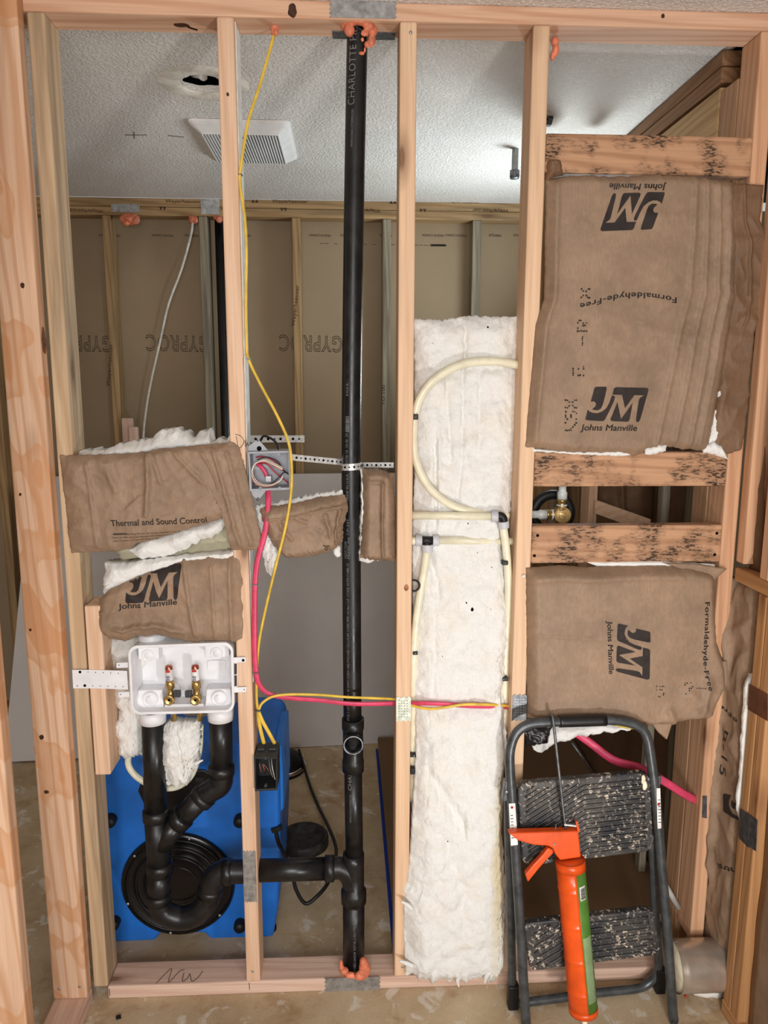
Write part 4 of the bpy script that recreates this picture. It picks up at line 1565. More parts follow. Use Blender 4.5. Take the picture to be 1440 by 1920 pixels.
for x0, y0, x1, y1 in ((257, 1292, 308, 1328), (385, 1290, 436, 1326)):
    b = MB()
    a, d = P(x0, y0, .03), P(x1, y1, .018)
    z0 = P(x0, y1 + 2, .01).z
    b.add([(a.x, .014, z0), (d.x, .014, z0), (d.x, YBK, z0), (a.x, YBK, z0), (a.x + .004, .022, a.z), (d.x - .004, .022, a.z), (d.x - .004, YBK, a.z), (a.x + .004, YBK, a.z)],
          [(3, 2, 1, 0), (4, 5, 6, 7), (0, 1, 5, 4), (1, 2, 6, 5), (2, 3, 7, 6), (3, 0, 4, 7)])
    o = b.build('drain_knockout', WHITE_P, wbx, .003)
    c_ = Vector(((a.x + d.x) / 2 + .002, .0175, (a.z + z0) / 2))
    b = MB()
    b.lathe(c_, (0, -1, 0), [(.0, .004), (.013, .004), (.0145, .0015), (.017, .004), (.0195, .004), (.0205, -.002)], 28)
    b.obox(c_ + Vector((-.002, -.005, 0)), (.0022, 0, .001), (0, .002, 0), (-.002, 0, .009))
    b.build('twist_tab', WHITE_P, o)
for x0, y0, x1, y1 in ((258, 1209, 300, 1234), (383, 1206, 431, 1230)):
    b = MB()
    a, d = P(x0, y0, .02), P(x1, y1, .03)
    b.box(a.x, d.x, .02, YBK, d.z, a.z)
    o = b.build('upper_knockout', WHITE_P, wbx, .003)
    b = MB()
    b.lathe(Vector(((a.x + d.x) / 2, .0195, d.z + .012)), (0, -1, 0), [(.0, .003), (.010, .003), (.0115, .001), (.0135, .003), (.0155, .003), (.0165, -.001)], 24)
    b.build('twist_tab', WHITE_P, o)
b = MB()
a, d = P(310, 1316, .02), P(383, 1326, .02)
b.box(a.x, d.x, .012, YBK, d.z - .004, a.z - .004)
b.build('valve_shelf', WHITE_P, wbx, .002)
b = MB()
pts = quadwarp(rrect(0, 0, 40, 30, 6), (0, 0, 40, 30), [(389, 1238), (424, 1237), (424, 1256), (389, 1257)])
b.prism([P(x, y, YBK - .001) for x, y in pts], (0, -.003, 0))
b.build('molded_panel', WHITE_P, wbx, .001)
# hubs at the bottom and top
for px, py in ((287, 1349), (414, 1344)):
    c_ = P(px, py, YW)
    b = MB()
    b.lathe((c_.x, YW, c_.z - .006), (0, 0, 1), [(R20, 0), (R20 + .0035, 0), (R20 + .0045, .03), (R20, .032)], 30)
    b.build('hub', WHITE_P, wbx)
c_ = P(285, 1196, .045)
b = MB()
b.lathe((c_.x, .045, c_.z - .014), (0, 0, 1), [(0, .028), (.030, .028), (.034, .024), (.034, 0), (0, 0)], 28)
b.build('hub', WHITE_P, wbx)
# side tabs
for pts, hx in (([(218, 1243), (240, 1242), (240, 1252), (218, 1253)], (223, 1247)), ([(221, 1298), (243, 1297), (243, 1307), (222, 1308)], (226, 1302)),
                ([(437, 1233), (461, 1232), (461, 1242), (437, 1243)], (456, 1238)), ([(438, 1289), (463, 1288), (461, 1298), (438, 1299)], (458, 1293))):
    b = MB()
    b.prism([P(x, y, -.006) for x, y in pts], (0, .0025, 0))
    o = b.build('mounting_tab', WHITE_P, wbx, .001)
    part_disc(o, 'screw', P(hx[0], hx[1], -.006), (0, -1, 0), .0036 if hx == (456, 1238) else .0014, HOLE, .0012)
b = MB()
for q_ in ([(438, 1243), (445, 1243), (445, 1287), (438, 1288)],):
    fr = [P(x, y, -.004) for x, y in q_]
    for k in range(4):
        b.tube([fr[k], fr[(k + 1) % 4]], .0014, 6)
    b.tube([(fr[0] + fr[3]) / 2, (fr[1] + fr[2]) / 2], .0012, 6)
b.build('side_frame', WHITE_P, wbx)
# bracket strip nailed to the stud
b = MB()
b.prism([P(x, y, -.0065) for x, y in ((135, 1256), (180, 1256), (238, 1258), (240, 1293), (180, 1291), (137, 1291))], (0, .002, 0))
o = b.build('mounting_strip', WHITE_P, wbx, .0006)
for x, y, r in [(150, 1260, .0036), (159, 1285.5, .0036)] + [(165 + 14.2 * k, 1260 + .6 * k, .0012) for k in range(5)] + [(145, 1286, .0014)] + [(174 + 14.2 * k, 1286 + .4 * k, .0012) for k in range(5)]:
    part_disc(o, 'screw' if r > .002 else 'pin_hole', P(x, y, -.0065), (0, -1, 0), r, HOLE, .0012)

# valves
for i, (px, top) in enumerate(((320, 1247), (369, 1246))):
    b = MB()
    v0 = P(px, 1308, .02)
    X_, Z_ = v0.x, v0.z
    z1 = P(px, 1288, .02).z
    z2 = P(px, 1276, .02).z
    b.lathe((X_, .02, 0), (0, 0, 1), [(0, Z_ - .014), (.009, Z_ - .014), (.0095, Z_ - .006), (.0125, Z_ - .004), (.0125, Z_ + .006), (.009, Z_ + .010), (.0085, z1 - .004), (.0118, z1 - .002), (.0118, z2 - .006), (.0105, z2), (0, z2)], 22)
    o = b.build('valve_body', BRASS, wbx)
    b = MB()
    b.lathe((X_ - .001, .004, Z_ - .001), (0, -1, 0), [(.0125, -.016), (.0135, -.004), (.0128, .002), (.009, .0015), (.004, -.002), (.0, -.002)], 24)
    b.build('outlet_threads', BRASS, o)
    part_disc(o, 'outlet_bore', (X_ - .001, .0045, Z_ - .001), (0, -1, 0), .0032, HOLE, .001)
    b = MB()
    zt_ = P(px, top, .02).z
    b.lathe((X_ - .001, .02, 0), (0, 0, 1), [(0, z2), (.0098, z2), (.0098, zt_ - .007), (.0085, zt_ - .002), (.005, zt_), (0, zt_)], 22)
    h_ = b.build('arrestor_cap', COPPER, o)
    b = MB()
    zl0, zl1 = z2 + .002, zt_ - .011
    b.lathe((X_ - .001, .02, 0), (0, 0, 1), [(.0100, zl0), (.0100, zl1)], 22)
    b.build('paper_label', PAPER, h_)
    b = MB()
    b.obox((X_ - .002, .0098, zl1 - .003), (.0055, 0, 0), (0, .0004, 0), (0, 0, .0026))
    b.build('red_band', RED, h_)
    b = MB()
    for k in range(5):
        zz = zl0 + .002 + k * .0028
        b.obox((X_ - .002, .0099, zz), (.0052 - .0008 * (k % 3), 0, 0), (0, .0004, 0), (0, 0, .0007))
    b.build('print_lines', plain('blue_print', (70, 76, 120), .5, .3), h_)
    sgn = 1 if i == 0 else -1
    b = MB()
    hc_ = Vector((X_ + sgn * .019, .014, P(px, 1299, .02).z))
    b.obox(hc_, (.0085, 0, 0), (0, .006, 0), (.0, 0, .0085))
    b.obox(hc_ + Vector((sgn * .004, -.004, .004)), (.004, 0, 0), (0, .006, 0), (0, 0, .006))
    b.build('handle', plain('dark_gray_plastic', (62, 62, 68), .5, .35), o, .0015)
    b = MB()
    pp = P(px + 6, 1340, .03)
    b.cyl((pp.x, .03, pp.z + .03), (pp.x, .03, P(px + 6, 1351, .03).z), .0075, None, 18)
    b.build('supply_stub', BRASS, o)
b = MB()
q1, q2 = P(365, 1356, .06), P(380, 1356, .06)
loop = path([(262, 1380, .075), (248, 1400, .08), (240, 1430, .085), (255, 1455, .085), (290, 1475, .085), (330, 1476, .085), (358, 1455, .08), (373, 1410, .075), (376, 1360, .07)], n=8)
b.tube(loop, .0085, 14)
o = b.build('water_tube', PEX, None)
tag(o, 'cream water tube looping below the white washer box behind the standpipes', 'water tube')

# ------------------------------------------------------------------ cream water tubes in the white bay
YT = .04
RT = .0105
o = MB()
pts = [(975, 686, .06), (950, 680, .052), (915, 677, .048), (880, 680, .045), (845, 692, .042), (812, 714, .04), (790, 742, .04), (779, 775, .04), (775, 812, .04), (777, 850, .04), (790, 890, .04), (812, 922, .04), (845, 946, .04), (885, 959, .045), (925, 965, .055), (952, 966, .07)]
o.tube(path(pts, n=6), RT, 16)
o = o.build('water_tube', PEX)
tag(o, 'cream water tube bent in a big arc over the upper white insulation', 'water tube')
ul = thing('water_line', 'cream water line with a black elbow dropping along the right pale stud', 'water tube', (.39, YT, .8))
b = MB()
b.tube([P(768, 966, YT), P(930, 968, YT - .012)], RT, 16)
b.build('tube', PEX, ul)
b = MB()
b.tube(path([(942, 978, .028), (946, 1005, .03), (950, 1040, .034), (953, 1090, .045), (953, 1150, .05), (948, 1220, .05), (946, 1300, .05), (946, 1380, .055)], n=5), RT, 16)
b.build('tube', PEX, ul)
b = MB()
b.tube(path([(925, 968, .026), (938, 967, .024), (944, 972, .024), (944, 982, .026)], n=5), RT * .95, 14)
b.build('elbow', BLACK, ul)
for c0, c1 in (((921, 968, .028), (934, 968, .026)), ((943.5, 977, .026), (944.5, 990, .027))):
    b = MB()
    b.cyl(P(*c0), P(*c1), .0155, .0145, 12)
    b.build('collar', GRAY_C, ul, .001)
ll = thing('water_line', 'cream water line with a tee fitting dropping along the left pale stud', 'water tube', (.2, YT, .6))
b = MB()
b.tube([P(822, 1013, YT), P(960, 1015, YT + .012)], RT, 16)
b.build('tube', PEX, ll)
b = MB()
b.tube(path([(800, 1030, .035), (797, 1060, .035), (788, 1110, .035), (780, 1170, .038), (775, 1240, .04), (774, 1330, .045), (774, 1420, .05), (773, 1500, .06)], n=5), RT, 16)
b.build('tube', PEX, ll)
b = MB()
b.tube([P(765, 1014, YT), P(784, 1014, YT)], RT, 16)
b.build('tube', PEX, ll)
b = MB()
b.tube([P(784, 1013, YT - .004), P(818, 1013, YT - .004)], RT * .95, 14)
b.tube([P(801, 1013, YT - .004), P(801, 1030, YT - .004)], RT * .95, 14)
b.build('tee_fitting', BLACK, ll)
for c0, c1 in (((779, 1013, YT), (791, 1013, YT)), ((811, 1013, YT), (823, 1013, YT)), ((801, 1021, YT - .003), (801, 1035, YT - .004))):
    b = MB()
    b.cyl(P(*c0), P(*c1), .0155, .0148, 12)
    b.build('collar', GRAY_C, ll, .001)
# clips
for (x0, y0, x1, y1, Y, lb) in ((773, 774, 784, 789, .03, 'black tube clip under the big arc on the left pale stud'), (941, 1049, 952, 1061, .026, 'black tube clip on the right pale stud below the elbow'),
                               (774, 1219, 783, 1229, .03, 'black tube clip halfway down the left pale stud'), (935, 1267, 952, 1278, .03, 'black tube clip halfway down the right pale stud'),
                               (769, 1411, 783, 1420, .03, 'upper of two black tube clips low on the left pale stud'), (769, 1438, 789, 1452, .025, 'lower of two black tube clips low on the left pale stud')):
    a, d = P(x0, y0, Y), P(x1, y1, Y)
    t_ = thing('tube_clip', lb, 'clip', ((a.x + d.x) / 2, Y, d.z), 'black tube clips')
    b = MB()
    b.box(a.x, d.x, Y - .006, Y + .012, d.z + .003, a.z - .003)
    b.build('clip_body', BLACK, t_, .0015)
    part_disc(t_, 'clip_nail', ((a.x + d.x) / 2, Y - .006, (a.z + d.z) / 2), (0, -1, 0), .003, STEEL_D, .002)
jc = thing('pipe_hook', 'open black J-shaped pipe hook on the left pale stud', 'clip', P(780, 1110, .02))
b = MB()
cc = P(776, 1098, .02)
arc = [cc + Vector((math.cos(a), 0, math.sin(a))) * .0145 for a in [math.radians(90 - 20 * k) for k in range(13)]]
b.tube([cc + Vector((-.012, 0, .0145))] + arc, .0028, 8)
b.build('hook', BLACK, jc)

# ------------------------------------------------------------------ electrical
gb = thing('junction_box', 'open light grey electrical box with coiled wires beside the yellow cable', 'electrical box', P(505, 920, 0))
YG = -.012
q_ = [(464, 847), (543, 845), (546, 918), (468, 921)]
o4 = [P(x, y, YG) for x, y in q_]
i4 = [P(x, y, YG) for x, y in ((468, 851), (540, 849), (542, 914), (472, 917))]
bk = [Vector((p.x, YG + .062, p.z)) for p in i4]
bo = [Vector((p.x, YG + .064, p.z)) for p in o4]
b = MB()
V = o4 + i4 + bk + bo
fs = []
for k in range(4):
    k2 = (k + 1) % 4
    fs += [(k, k2, 4 + k2, 4 + k), (4 + k, 4 + k2, 8 + k2, 8 + k), (k, 12 + k, 12 + k2, k2)]
b.add(V, fs + [(8, 9, 10, 11), (15, 14, 13, 12)])
b.build('box_body', GRAY_P, gb, .0008)
for x, y in ((485, 850), (522, 851), (488, 916), (524, 916)):
    b = MB()
    c_ = P(x, y, YG)
    b.lathe((c_.x, YG + .012, c_.z), (0, -1, 0), [(.0042, 0), (.0042, .0125), (.0018, .0125), (.0018, .008), (0, .008)], 14)
    b.build('screw_boss', GRAY_P, gb)
for pts in ([(464, 846), (466, 836), (484, 823), (503, 845)], [(470, 920), (500, 919), (484, 939), (474, 930)]):
    b = MB()
    b.prism([P(x, y, YG + .006) for x, y in pts], (0, .003, 0))
    b.build('mounting_ear', GRAY_P, gb, .0008)
part_disc(gb, 'ear_hole', P(486, 841, YG + .006), (0, -1, 0), .006, HOLE, .001)
part_disc(gb, 'ear_screw', P(484, 936, YG + .006), (0, -1, 0), .004, STEEL_D, .003)
part_disc(gb, 'ear_screw', P(483, 826, YG + .006), (0, -1, 0), .0025, STEEL_D, .003)
b = MB()
a_ = P(503, 895, .03)
b.box(a_.x - .006, a_.x + .008, .02, .048, a_.z - .01, a_.z + .004)
b.build('cable_clamp', GRAY_C, gb, .001)


def wire(name, pts, r, mat, parent, Y=None, n=7, flat=1.0):
    b = MB()
    b.tube(path(pts, Y, n), r, 8, True, flat)
    return b.build(name, mat, parent)


lp_ = [(530, 880), (515, 872), (495, 864), (478, 870), (472, 885), (476, 900), (490, 910), (508, 910), (524, 902), (530, 893)]
wire('white_wire', [(x, y, .004) for x, y in lp_], .0013, plain('white_wire_sheath', (236, 228, 214), .4, .4), gb)
wire('copper_wire', [(x - 1, y + 2, .007) for x, y in lp_], .0011, COPPER, gb)
wire('copper_wire', [(x + 2, y - 2, .010) for x, y in lp_], .0011, plain('pale_copper', (236, 200, 176), .3, .5, .6), gb)
wire('black_wire', [(476, 900, .018), (486, 908, .015), (505, 908, .015), (520, 898, .015), (532, 886, .018), (541, 888, .03)], .0013, BLACK, gb)
wire('black_wire', [(482, 862, .03), (500, 857, .025), (520, 865, .025), (530, 880, .025), (542, 890, .03)], .0014, BLACK, gb)
wire('red_wire', [(480, 858, .035), (492, 856, .03), (510, 862, .028), (525, 875, .026), (532, 884, .026)], .0016, plain('red_wire_sheath', (176, 36, 60), .4, .4), gb)
wire('red_wire', [(484, 869, .03), (500, 870, .024), (516, 886, .022), (534, 900, .024), (541, 906, .028)], .0018, plain('red_wire_sheath', (176, 36, 60), .4, .4), gb)
wire('pink_sheath_end', [(482, 870, .04), (490, 876, .034), (497, 886, .032), (501, 896, .032)], .0052, PINK, gb, flat=.5)
wire('black_wire', [(523, 845, .03), (519, 832, .035), (508, 822, .04), (494, 818, .05), (488, 830, .055), (495, 845, .06)], .0028, BLACK, gb)

pk = thing('pink_cable', 'pink flat cable dropping from the grey box and running right through the pale studs', 'cable', P(500, 1000, 0))
wire('cable_run', [(502, 916, .02), (503, 940, .006), (500, 980, -.006), (494, 1010, -.006), (483, 1050, -.004), (478, 1100, .002), (477, 1200, .004), (480, 1260, .006), (489, 1288, .012), (510, 1303, .02), (545, 1309, .02), (600, 1313, .012), (650, 1319, .005), (690, 1320, .012), (738, 1319, .03), (756, 1319, .04), (775, 1319, .02), (800, 1319, .006), (830, 1320, .002), (880, 1324, .004), (920, 1325, .012), (955, 1326, .035), (975, 1326, .045)],
     .0072, PINK, pk, n=6, flat=.55)
for x, y in ((477.5, 1096), (480, 1262)):
    b = MB()
    c_ = P(x, y, 0)
    b.obox(c_ + Vector((0, -.003, 0)), (.008, 0, 0), (0, .0012, 0), (0, 0, .0012))
    b.build('cable_staple', STEEL_D, pk)
wire('cable_tail', [(1056, 1358, .07), (1100, 1388, .055), (1150, 1425, .03), (1200, 1440, .02), (1250, 1468, .012), (1285, 1490, .02), (1316, 1506, .045)], .0115, PINK, pk, n=7, flat=.42)

yc = thing('yellow_cable', 'long yellow cable hanging in a curve from the top plate past the grey box', 'cable', P(513, 60, .04))
wire('cable_run', [(513, 66, .04), (507, 90, .035), (487, 160, .02), (465, 230, .008), (452, 310, .006), (450, 345, .008), (459, 410, .012), (462, 470, .016), (461, 560, .02), (462, 640, .022), (466, 673, .02), (488, 720, .01), (520, 780, -.012), (541, 830, -.024), (547, 880, -.03), (545, 930, -.03), (535, 990, -.03), (515, 1070, -.015), (494, 1160, .004), (484, 1220, .01), (481, 1300, .014), (484, 1335, .016)],
     .0036, YEL, yc, n=7)
for x, y in ((450, 328), (465, 673)):
    b = MB()
    b.obox(P(x, y, .01), (.006, 0, 0), (0, .007, 0), (0, 0, .0012))
    b.build('cable_staple', STEEL_D, yc)
y2 = thing('yellow_cable', 'yellow cable pair running right from the black box over the pink cable', 'cable', P(500, 1340, 0))
wire('cable_run', [(484, 1333, .012), (492, 1318, .012), (512, 1306, .012), (545, 1302, .014), (600, 1303, .008), (650, 1307, -.004), (700, 1309, .01), (740, 1311, .03), (756, 1315, .04), (772, 1322, .02), (800, 1329, .002), (830, 1327, -.006), (870, 1321, -.006), (910, 1321, .0), (945, 1323, .022), (975, 1326, .05)], .0036, YEL, y2, n=6, flat=.7)
wire('cable_run', [(484, 1333, .013), (486, 1355, .014), (490, 1375, .02), (495, 1394, .03)], .0052, YEL, y2, flat=.55)
wire('cable_run', [(484, 1333, .010), (492, 1352, .012), (503, 1372, .02), (515, 1394, .03)], .0052, YEL, y2, flat=.55)
b = MB()
b.obox(P(483, 1333, .006), (.006, 0, 0), (0, .006, 0), (0, 0, .0012))
b.build('cable_staple', STEEL_D, y2)
wire('cable_end', [(1140, 1354, -.03), (1165, 1362, -.03), (1200, 1367, -.028)], .0032, YEL, thing('yellow_cable', 'short yellow cable end under the lower brown batt above the ladder', 'cable', P(1170, 1362, -.03)))

bb = thing('outlet_box', 'deep black outlet box with bare wires on the stud under the yellow cables', 'electrical box', P(500, 1483, 0))
q_ = [(476, 1420), (520, 1420), (520, 1482), (478, 1484)]
YG = -.014
o4 = [P(x, y, YG) for x, y in q_]
i4 = [P(x, y, YG) for x, y in ((479, 1423), (517.5, 1423), (517, 1478), (480.5, 1480))]
bk = [Vector((p.x, YG + .07, p.z)) for p in i4]
bo = [Vector((p.x, YG + .073, p.z)) for p in o4]
b = MB()
fs = []
for k in range(4):
    k2 = (k + 1) % 4
    fs += [(k, k2, 4 + k2, 4 + k), (4 + k, 4 + k2, 8 + k2, 8 + k), (k, 12 + k, 12 + k2, k2)]
b.add(o4 + i4 + bk + bo, fs + [(8, 9, 10, 11), (15, 14, 13, 12)])
DG = plain('charcoal_plastic', (60, 62, 64), .5, .35, var=.08)
b.build('box_body', plain('charcoal_plastic_dark', (40, 41, 43), .5, .35, var=.08), bb, .0008)
b = MB()
zt_ = o4[0].z
b.add([o4[0] + Vector((.001, .002, 0)), o4[1] + Vector((-.001, .002, 0)), Vector((o4[1].x - .001, YG + .07, zt_ + .006)), Vector((o4[0].x + .004, YG + .07, zt_ + .006)),
       o4[0] + Vector((.001, .002, -.004)), o4[1] + Vector((-.001, .002, -.004)), Vector((o4[1].x - .001, YG + .07, zt_)), Vector((o4[0].x + .004, YG + .07, zt_))],
      [(0, 1, 2, 3), (7, 6, 5, 4), (0, 4, 5, 1), (1, 5, 6, 2), (2, 6, 7, 3), (3, 7, 4, 0)])
for k in (.25, .75):
    xk = o4[0].x + (o4[1].x - o4[0].x) * k
    b.box(xk - .009, xk + .009, YG + .028, YG + .05, zt_ + .004, zt_ + .009)
b.build('clamp_top', DG, bb, .0008)
for dx, py in ((0, 1422), (0, 1474)):
    b = MB()
    c_ = P(498, py, YG)
    b.lathe((c_.x, YG + .01, c_.z), (0, -1, 0), [(.0038, 0), (.0038, .0105), (.0016, .0105), (.0016, .006), (0, .006)], 14)
    b.build('screw_boss', DG, bb)
wire('copper_wire', [(489, 1423, .03), (486, 1430, .01), (489, 1445, .006), (491, 1455, .01)], .0007, COPPER, bb)
wire('copper_wire', [(488, 1424, .03), (492, 1432, .008), (496, 1444, .004), (497, 1452, .01)], .0008, COPPER, bb)
wire('copper_wire', [(492, 1431, .01), (502, 1442, .008), (511, 1456, .012)], .0007, COPPER, bb)
wire('white_wire', [(509, 1422, .03), (510, 1435, .01), (513, 1450, .006), (516, 1462, .012)], .0011, plain('white_wire_sheath', (236, 228, 214), .4, .4), bb)
wire('gray_wire', [(504, 1423, .03), (506, 1438, .012), (509, 1450, .008), (512, 1458, .012)], .0009, plain('gray_wire_sheath', (150, 146, 140), .4, .4), bb)


# ------------------------------------------------------------------ perforated straps
def strap(label, pts, h, name='perforated_strap', holes=True, step=.012, mat=None, hs=1.0):
    """flat steel band whose centre line runs through world points"""
    pts = [Vector(p) for p in pts]
    b = MB()
    V = []
    for p in pts:
        V += [p + Vector((0, 0, -h / 2)), p + Vector((0, 0, h / 2))]
    F = []
    nn = len(pts)
    dn = []
    for i in range(nn):
        tt = (pts[min(i + 1, nn - 1)] - pts[max(i - 1, 0)]).normalized()
        dn.append(Vector((-tt.y, tt.x, 0)).normalized() * .0011)
    V2 = [v + dn[i // 2] for i, v in enumerate(V)]
    for i in range(nn - 1):
        a = 2 * i
        F += [(a, a + 2, a + 3, a + 1), (2 * nn + a, 2 * nn + a + 1, 2 * nn + a + 3, 2 * nn + a + 2), (a, 2 * nn + a, 2 * nn + a + 2, a + 2), (a + 1, a + 3, 2 * nn + a + 3, 2 * nn + a + 1)]
    F += [(0, 1, 2 * nn + 1, 2 * nn), (2 * nn - 2, 4 * nn - 2, 4 * nn - 1, 2 * nn - 1)]
    b.add(V + V2, F)
    t_ = thing(name, label, 'metal strap', pts[nn // 2], 'perforated straps')
    b.build('band', mat or STRAP, t_)
    s, k = 0, 0
    nxt = step * .5
    for p, q in zip(pts, pts[1:]):
        L_ = (q - p).length
        while nxt <= s + L_:
            c_ = p + (q - p) * ((nxt - s) / L_)
            tt = (q - p).normalized()
            nrm = Vector((tt.y, -tt.x, 0)).normalized()
            part_disc(t_, 'strap_hole', c_ + nrm * .0004, nrm, (.0030 if k % 2 else .0020) * hs, HOLE, .0009)
            nxt += step
            k += 1
        s += L_
    return t_


strap('white perforated strap from the grey box to the tall black pipe', [P(543, 857, .03), P(645, 867, .085)], .0155)
pc = vp[3].x
zs = P(659, 874, YP).z
arc = []
for k in range(13):
    a = math.radians(190 + 160 * k / 12)
    arc.append(Vector((P(659, 874, YP).x + math.cos(a) * (R15 + .0012), YP + math.sin(a) * (R15 + .0012), zs + .002 * (k - 6) / 6)))
strap('white perforated strap wrapped around the tall black pipe', arc, .0165)
strap('white perforated strap from the tall black pipe to the pale stud', [P(676, 872, .085), P(738, 872, .06)], .0135)
strap('thin white perforated strap on the far back wall behind the yellow cable', [P(462, 823, YB - .002), P(571, 823, YB - .002)], .034, step=.030, hs=2.2)

# ------------------------------------------------------------------ orange foam
def foam(label, blobs, seed=0):
    c = Vector(blobs[0][0])
    t_ = thing('expanding_foam', label, 'foam', c, 'orange foam lumps')
    b = MB()
    for k, (p, rx, ry, rz) in enumerate(blobs):
        b.blob(p, rx, ry, rz, .28, 45, 22, 16, seed + k * 3)
    bm = b.build('foam_lump', FOAM, t_)
    return t_


def foam_one(label, blobs, seed=0):
    """several swellings merged into one skin by a voxel remesh"""
    t_ = foam(label, blobs, seed)
    o = t_.children[0]
    r = o.modifiers.new('merge', 'REMESH')
    r.mode = 'VOXEL'
    r.voxel_size = .0022
    r.use_smooth_shade = True
    return t_


def around(cx, cy, Y, spec):
    return [(P(x, y, Y + dy), r * k[0], r * k[1], r * k[2]) for x, y, dy, r, k in spec]


foam_one('ring of orange foam around the top of the tall black pipe', around(0, 0, YP, [
    (650, 50, -.02, .013, (1.1, 1, .8)), (655, 57, -.03, .012, (1, 1, 1.1)), (664, 42, -.035, .010, (1.2, 1, .5)), (678, 42, -.035, .011, (1.3, 1, .5)), (690, 50, -.03, .013, (1, 1, .9)), (698, 58, -.02, .012, (.9, 1, 1.2)), (697, 75, -.02, .010, (.9, 1, 1.6)), (684, 62, -.034, .008, (1.2, .5, 1)), (688, 84, -.024, .007, (1, .8, 1))]), 1)
foam_one('thin orange foam smear running down the tall black pipe', around(0, 0, YP, [
    (678, 100, -.024, .005, (1.3, .5, .8)), (684, 94, -.021, .004, (.8, .5, 1.6)), (680, 74, -.024, .004, (1, .5, 1.2))]), 11)
foam_one('small orange foam plug where the yellow cable enters the top plate', around(0, 0, .045, [(515, 50, 0, .010, (1, 1, 1.1)), (518, 60, -.004, .008, (.8, .8, 1.2)), (512, 60, 0, .007, (.9, .9, 1))]), 2)
foam_one('orange foam hanging from the top plate behind the pale stud at upper right', around(0, 0, .05, [(1040, 78, 0, .010, (.9, 1, 1)), (1041, 94, 0, .010, (.8, 1, 1.6)), (1036, 106, 0, .007, (.8, 1, 1.6))]), 3)
fz = .0385
foam_one('right lump of orange foam at the foot of the tall black pipe', [(PZ(683, 1818, fz + .02), .016, .014, .03), (PZ(681, 1805, fz + .045), .010, .010, .014), (PZ(674, 1830, fz + .01), .014, .012, .012)], 4)
foam_one('left strand of orange foam at the foot of the tall black pipe', [(PZ(640, 1812, fz + .018), .007, .008, .02), (PZ(646, 1822, fz + .008), .012, .010, .011), (PZ(657, 1828, fz + .006), .014, .009, .009), (PZ(665, 1831, fz + .005), .008, .006, .006)], 5)
foam_one('largest orange foam lump under the far back wall plate', around(0, 0, YB - .01, [(243, 411, 0, .036, (1.2, .9, .7)), (232, 411, -.01, .022, (.8, .8, .8)), (252, 413, -.01, .024, (1, .8, .8)), (236, 419, -.015, .014, (1, .8, .8))]), 6)
foam_one('round orange foam lump where the white cable enters the back plate', around(0, 0, YB - .0, [(361, 411, 0, .022, (.9, .9, .9)), (366, 412, -.008, .015, (.9, .8, 1))]), 7)
foam_one('dark orange foam lump above the far black pipe beside the front stud', around(0, 0, YB, [(411, 411, 0, .018, (.9, .9, 1)), (404, 408, 0, .012, (1, .9, .8))]), 8)

# ------------------------------------------------------------------ far back wall: cable, pipe, printing
wc = MB()
wc.tube(path([(361, 412, YB + .0), (358, 440, YB - .01), (340, 505, YB - .02), (316, 570, YB - .03), (300, 640, YB - .03), (280, 730, YB - .03), (270, 800, YB - .03), (268, 850, YB - .03)], n=6), .006, 8)
tag(wc.build('white_cable', WHITE_W), 'white cable hanging down the far back wall in the left bay', 'cable')
b = MB()
x_ = P(418, 600, YB + .05).x
b.cyl((x_, YB + .045, .04), (x_, YB + .045, 2.4254), .024, None, 20)
tag(b.build('far_pipe', ABS), 'black pipe standing in the far back wall beside the front stud', 'pipe')

PRN = plain('faded_print', (66, 54, 44), .7, .2)
wp = bpy.data.objects['wall_back']
YD = YB + .088
for x0, x1 in ((505, 390), (640, 515), (745, 690), (390, 278), (222, 130)):
    pass
# writing sits upside down on the paper of the drywall
for xr in (392, 642, 210, 872):
    letter('GYPROC', (xr, 631), (xr - 118, 628), 29, PRN, wp, None, YD, 0, 0, .011, spacing=1.1)
for xr, s in ((225, 'MADE IN CANADA'), (325, 'MADE IN CANADA'), (372, 'FIREBREAK'), (470, 'MADE IN CANADA'), (620, 'MADE IN CANADA'), (655, 'GYPROC'), (735, 'FABRIQUE'), (832, 'MADE IN CANADA'), (875, 'MADE IN CANADA'), (940, 'FABRIQUE'), (980, 'CANADA')):
    letter(s, (xr, 440), (xr - len(s) * 2.9, 439), 4, PRN, wp, None, YD, .0)
letter('-------- - --- - ----- - --', (838, 459), (600, 455), 5, PRN, wp, None, YD, 0)
b = MB()
a, d = P(808, 458, YD), P(836, 462, YD)
b.box(a.x, d.x, YD - .001, YD, d.z, a.z)
b.build('ink_bar', plain('black_bar_ink', (30, 27, 25), .6, .2), wp)
YPL = YB - .0006
BRN = plain('stamped_ink', (74, 52, 34), .7, .2)
for x in (345, 545, 868):
    letter('Weyerhaeuser', (x - 35, 380), (x + 32, 381), 6, BRN, bp[0], None, YPL)
for x in (160, 680, 920):
    letter('Weyerhaeuser', (x + 34, 393), (x - 34, 391), 6, BRN, bp[1], None, YPL)
for x, y, o_ in ((478, 377, 0), (737, 379, 0), (532, 393, 1), (793, 395, 1), (305, 391, 1)):
    b = MB()
    s_ = -1 if o_ else 1
    for dx in (-3.4, 3.4):
        b.prism([P(x + dx - 3, y + 3 * s_, YPL), P(x + dx + 3, y + 3 * s_, YPL), P(x + dx, y - 3.5 * s_, YPL)], (0, -.0006, 0))
    b.build('stamp_mark', BRN, bp[o_])
letter('Weyerhaeuser', (206, 725), (211, 645), 7, BRN, bs[0], None, YPL)
letter('Weyerhaeuser', (553, 612), (561, 535), 7, BRN, bs[2], None, YPL)
letter('TO 100', (721, 760), (722, 722), 6, BRN, bs[3], None, YPL)
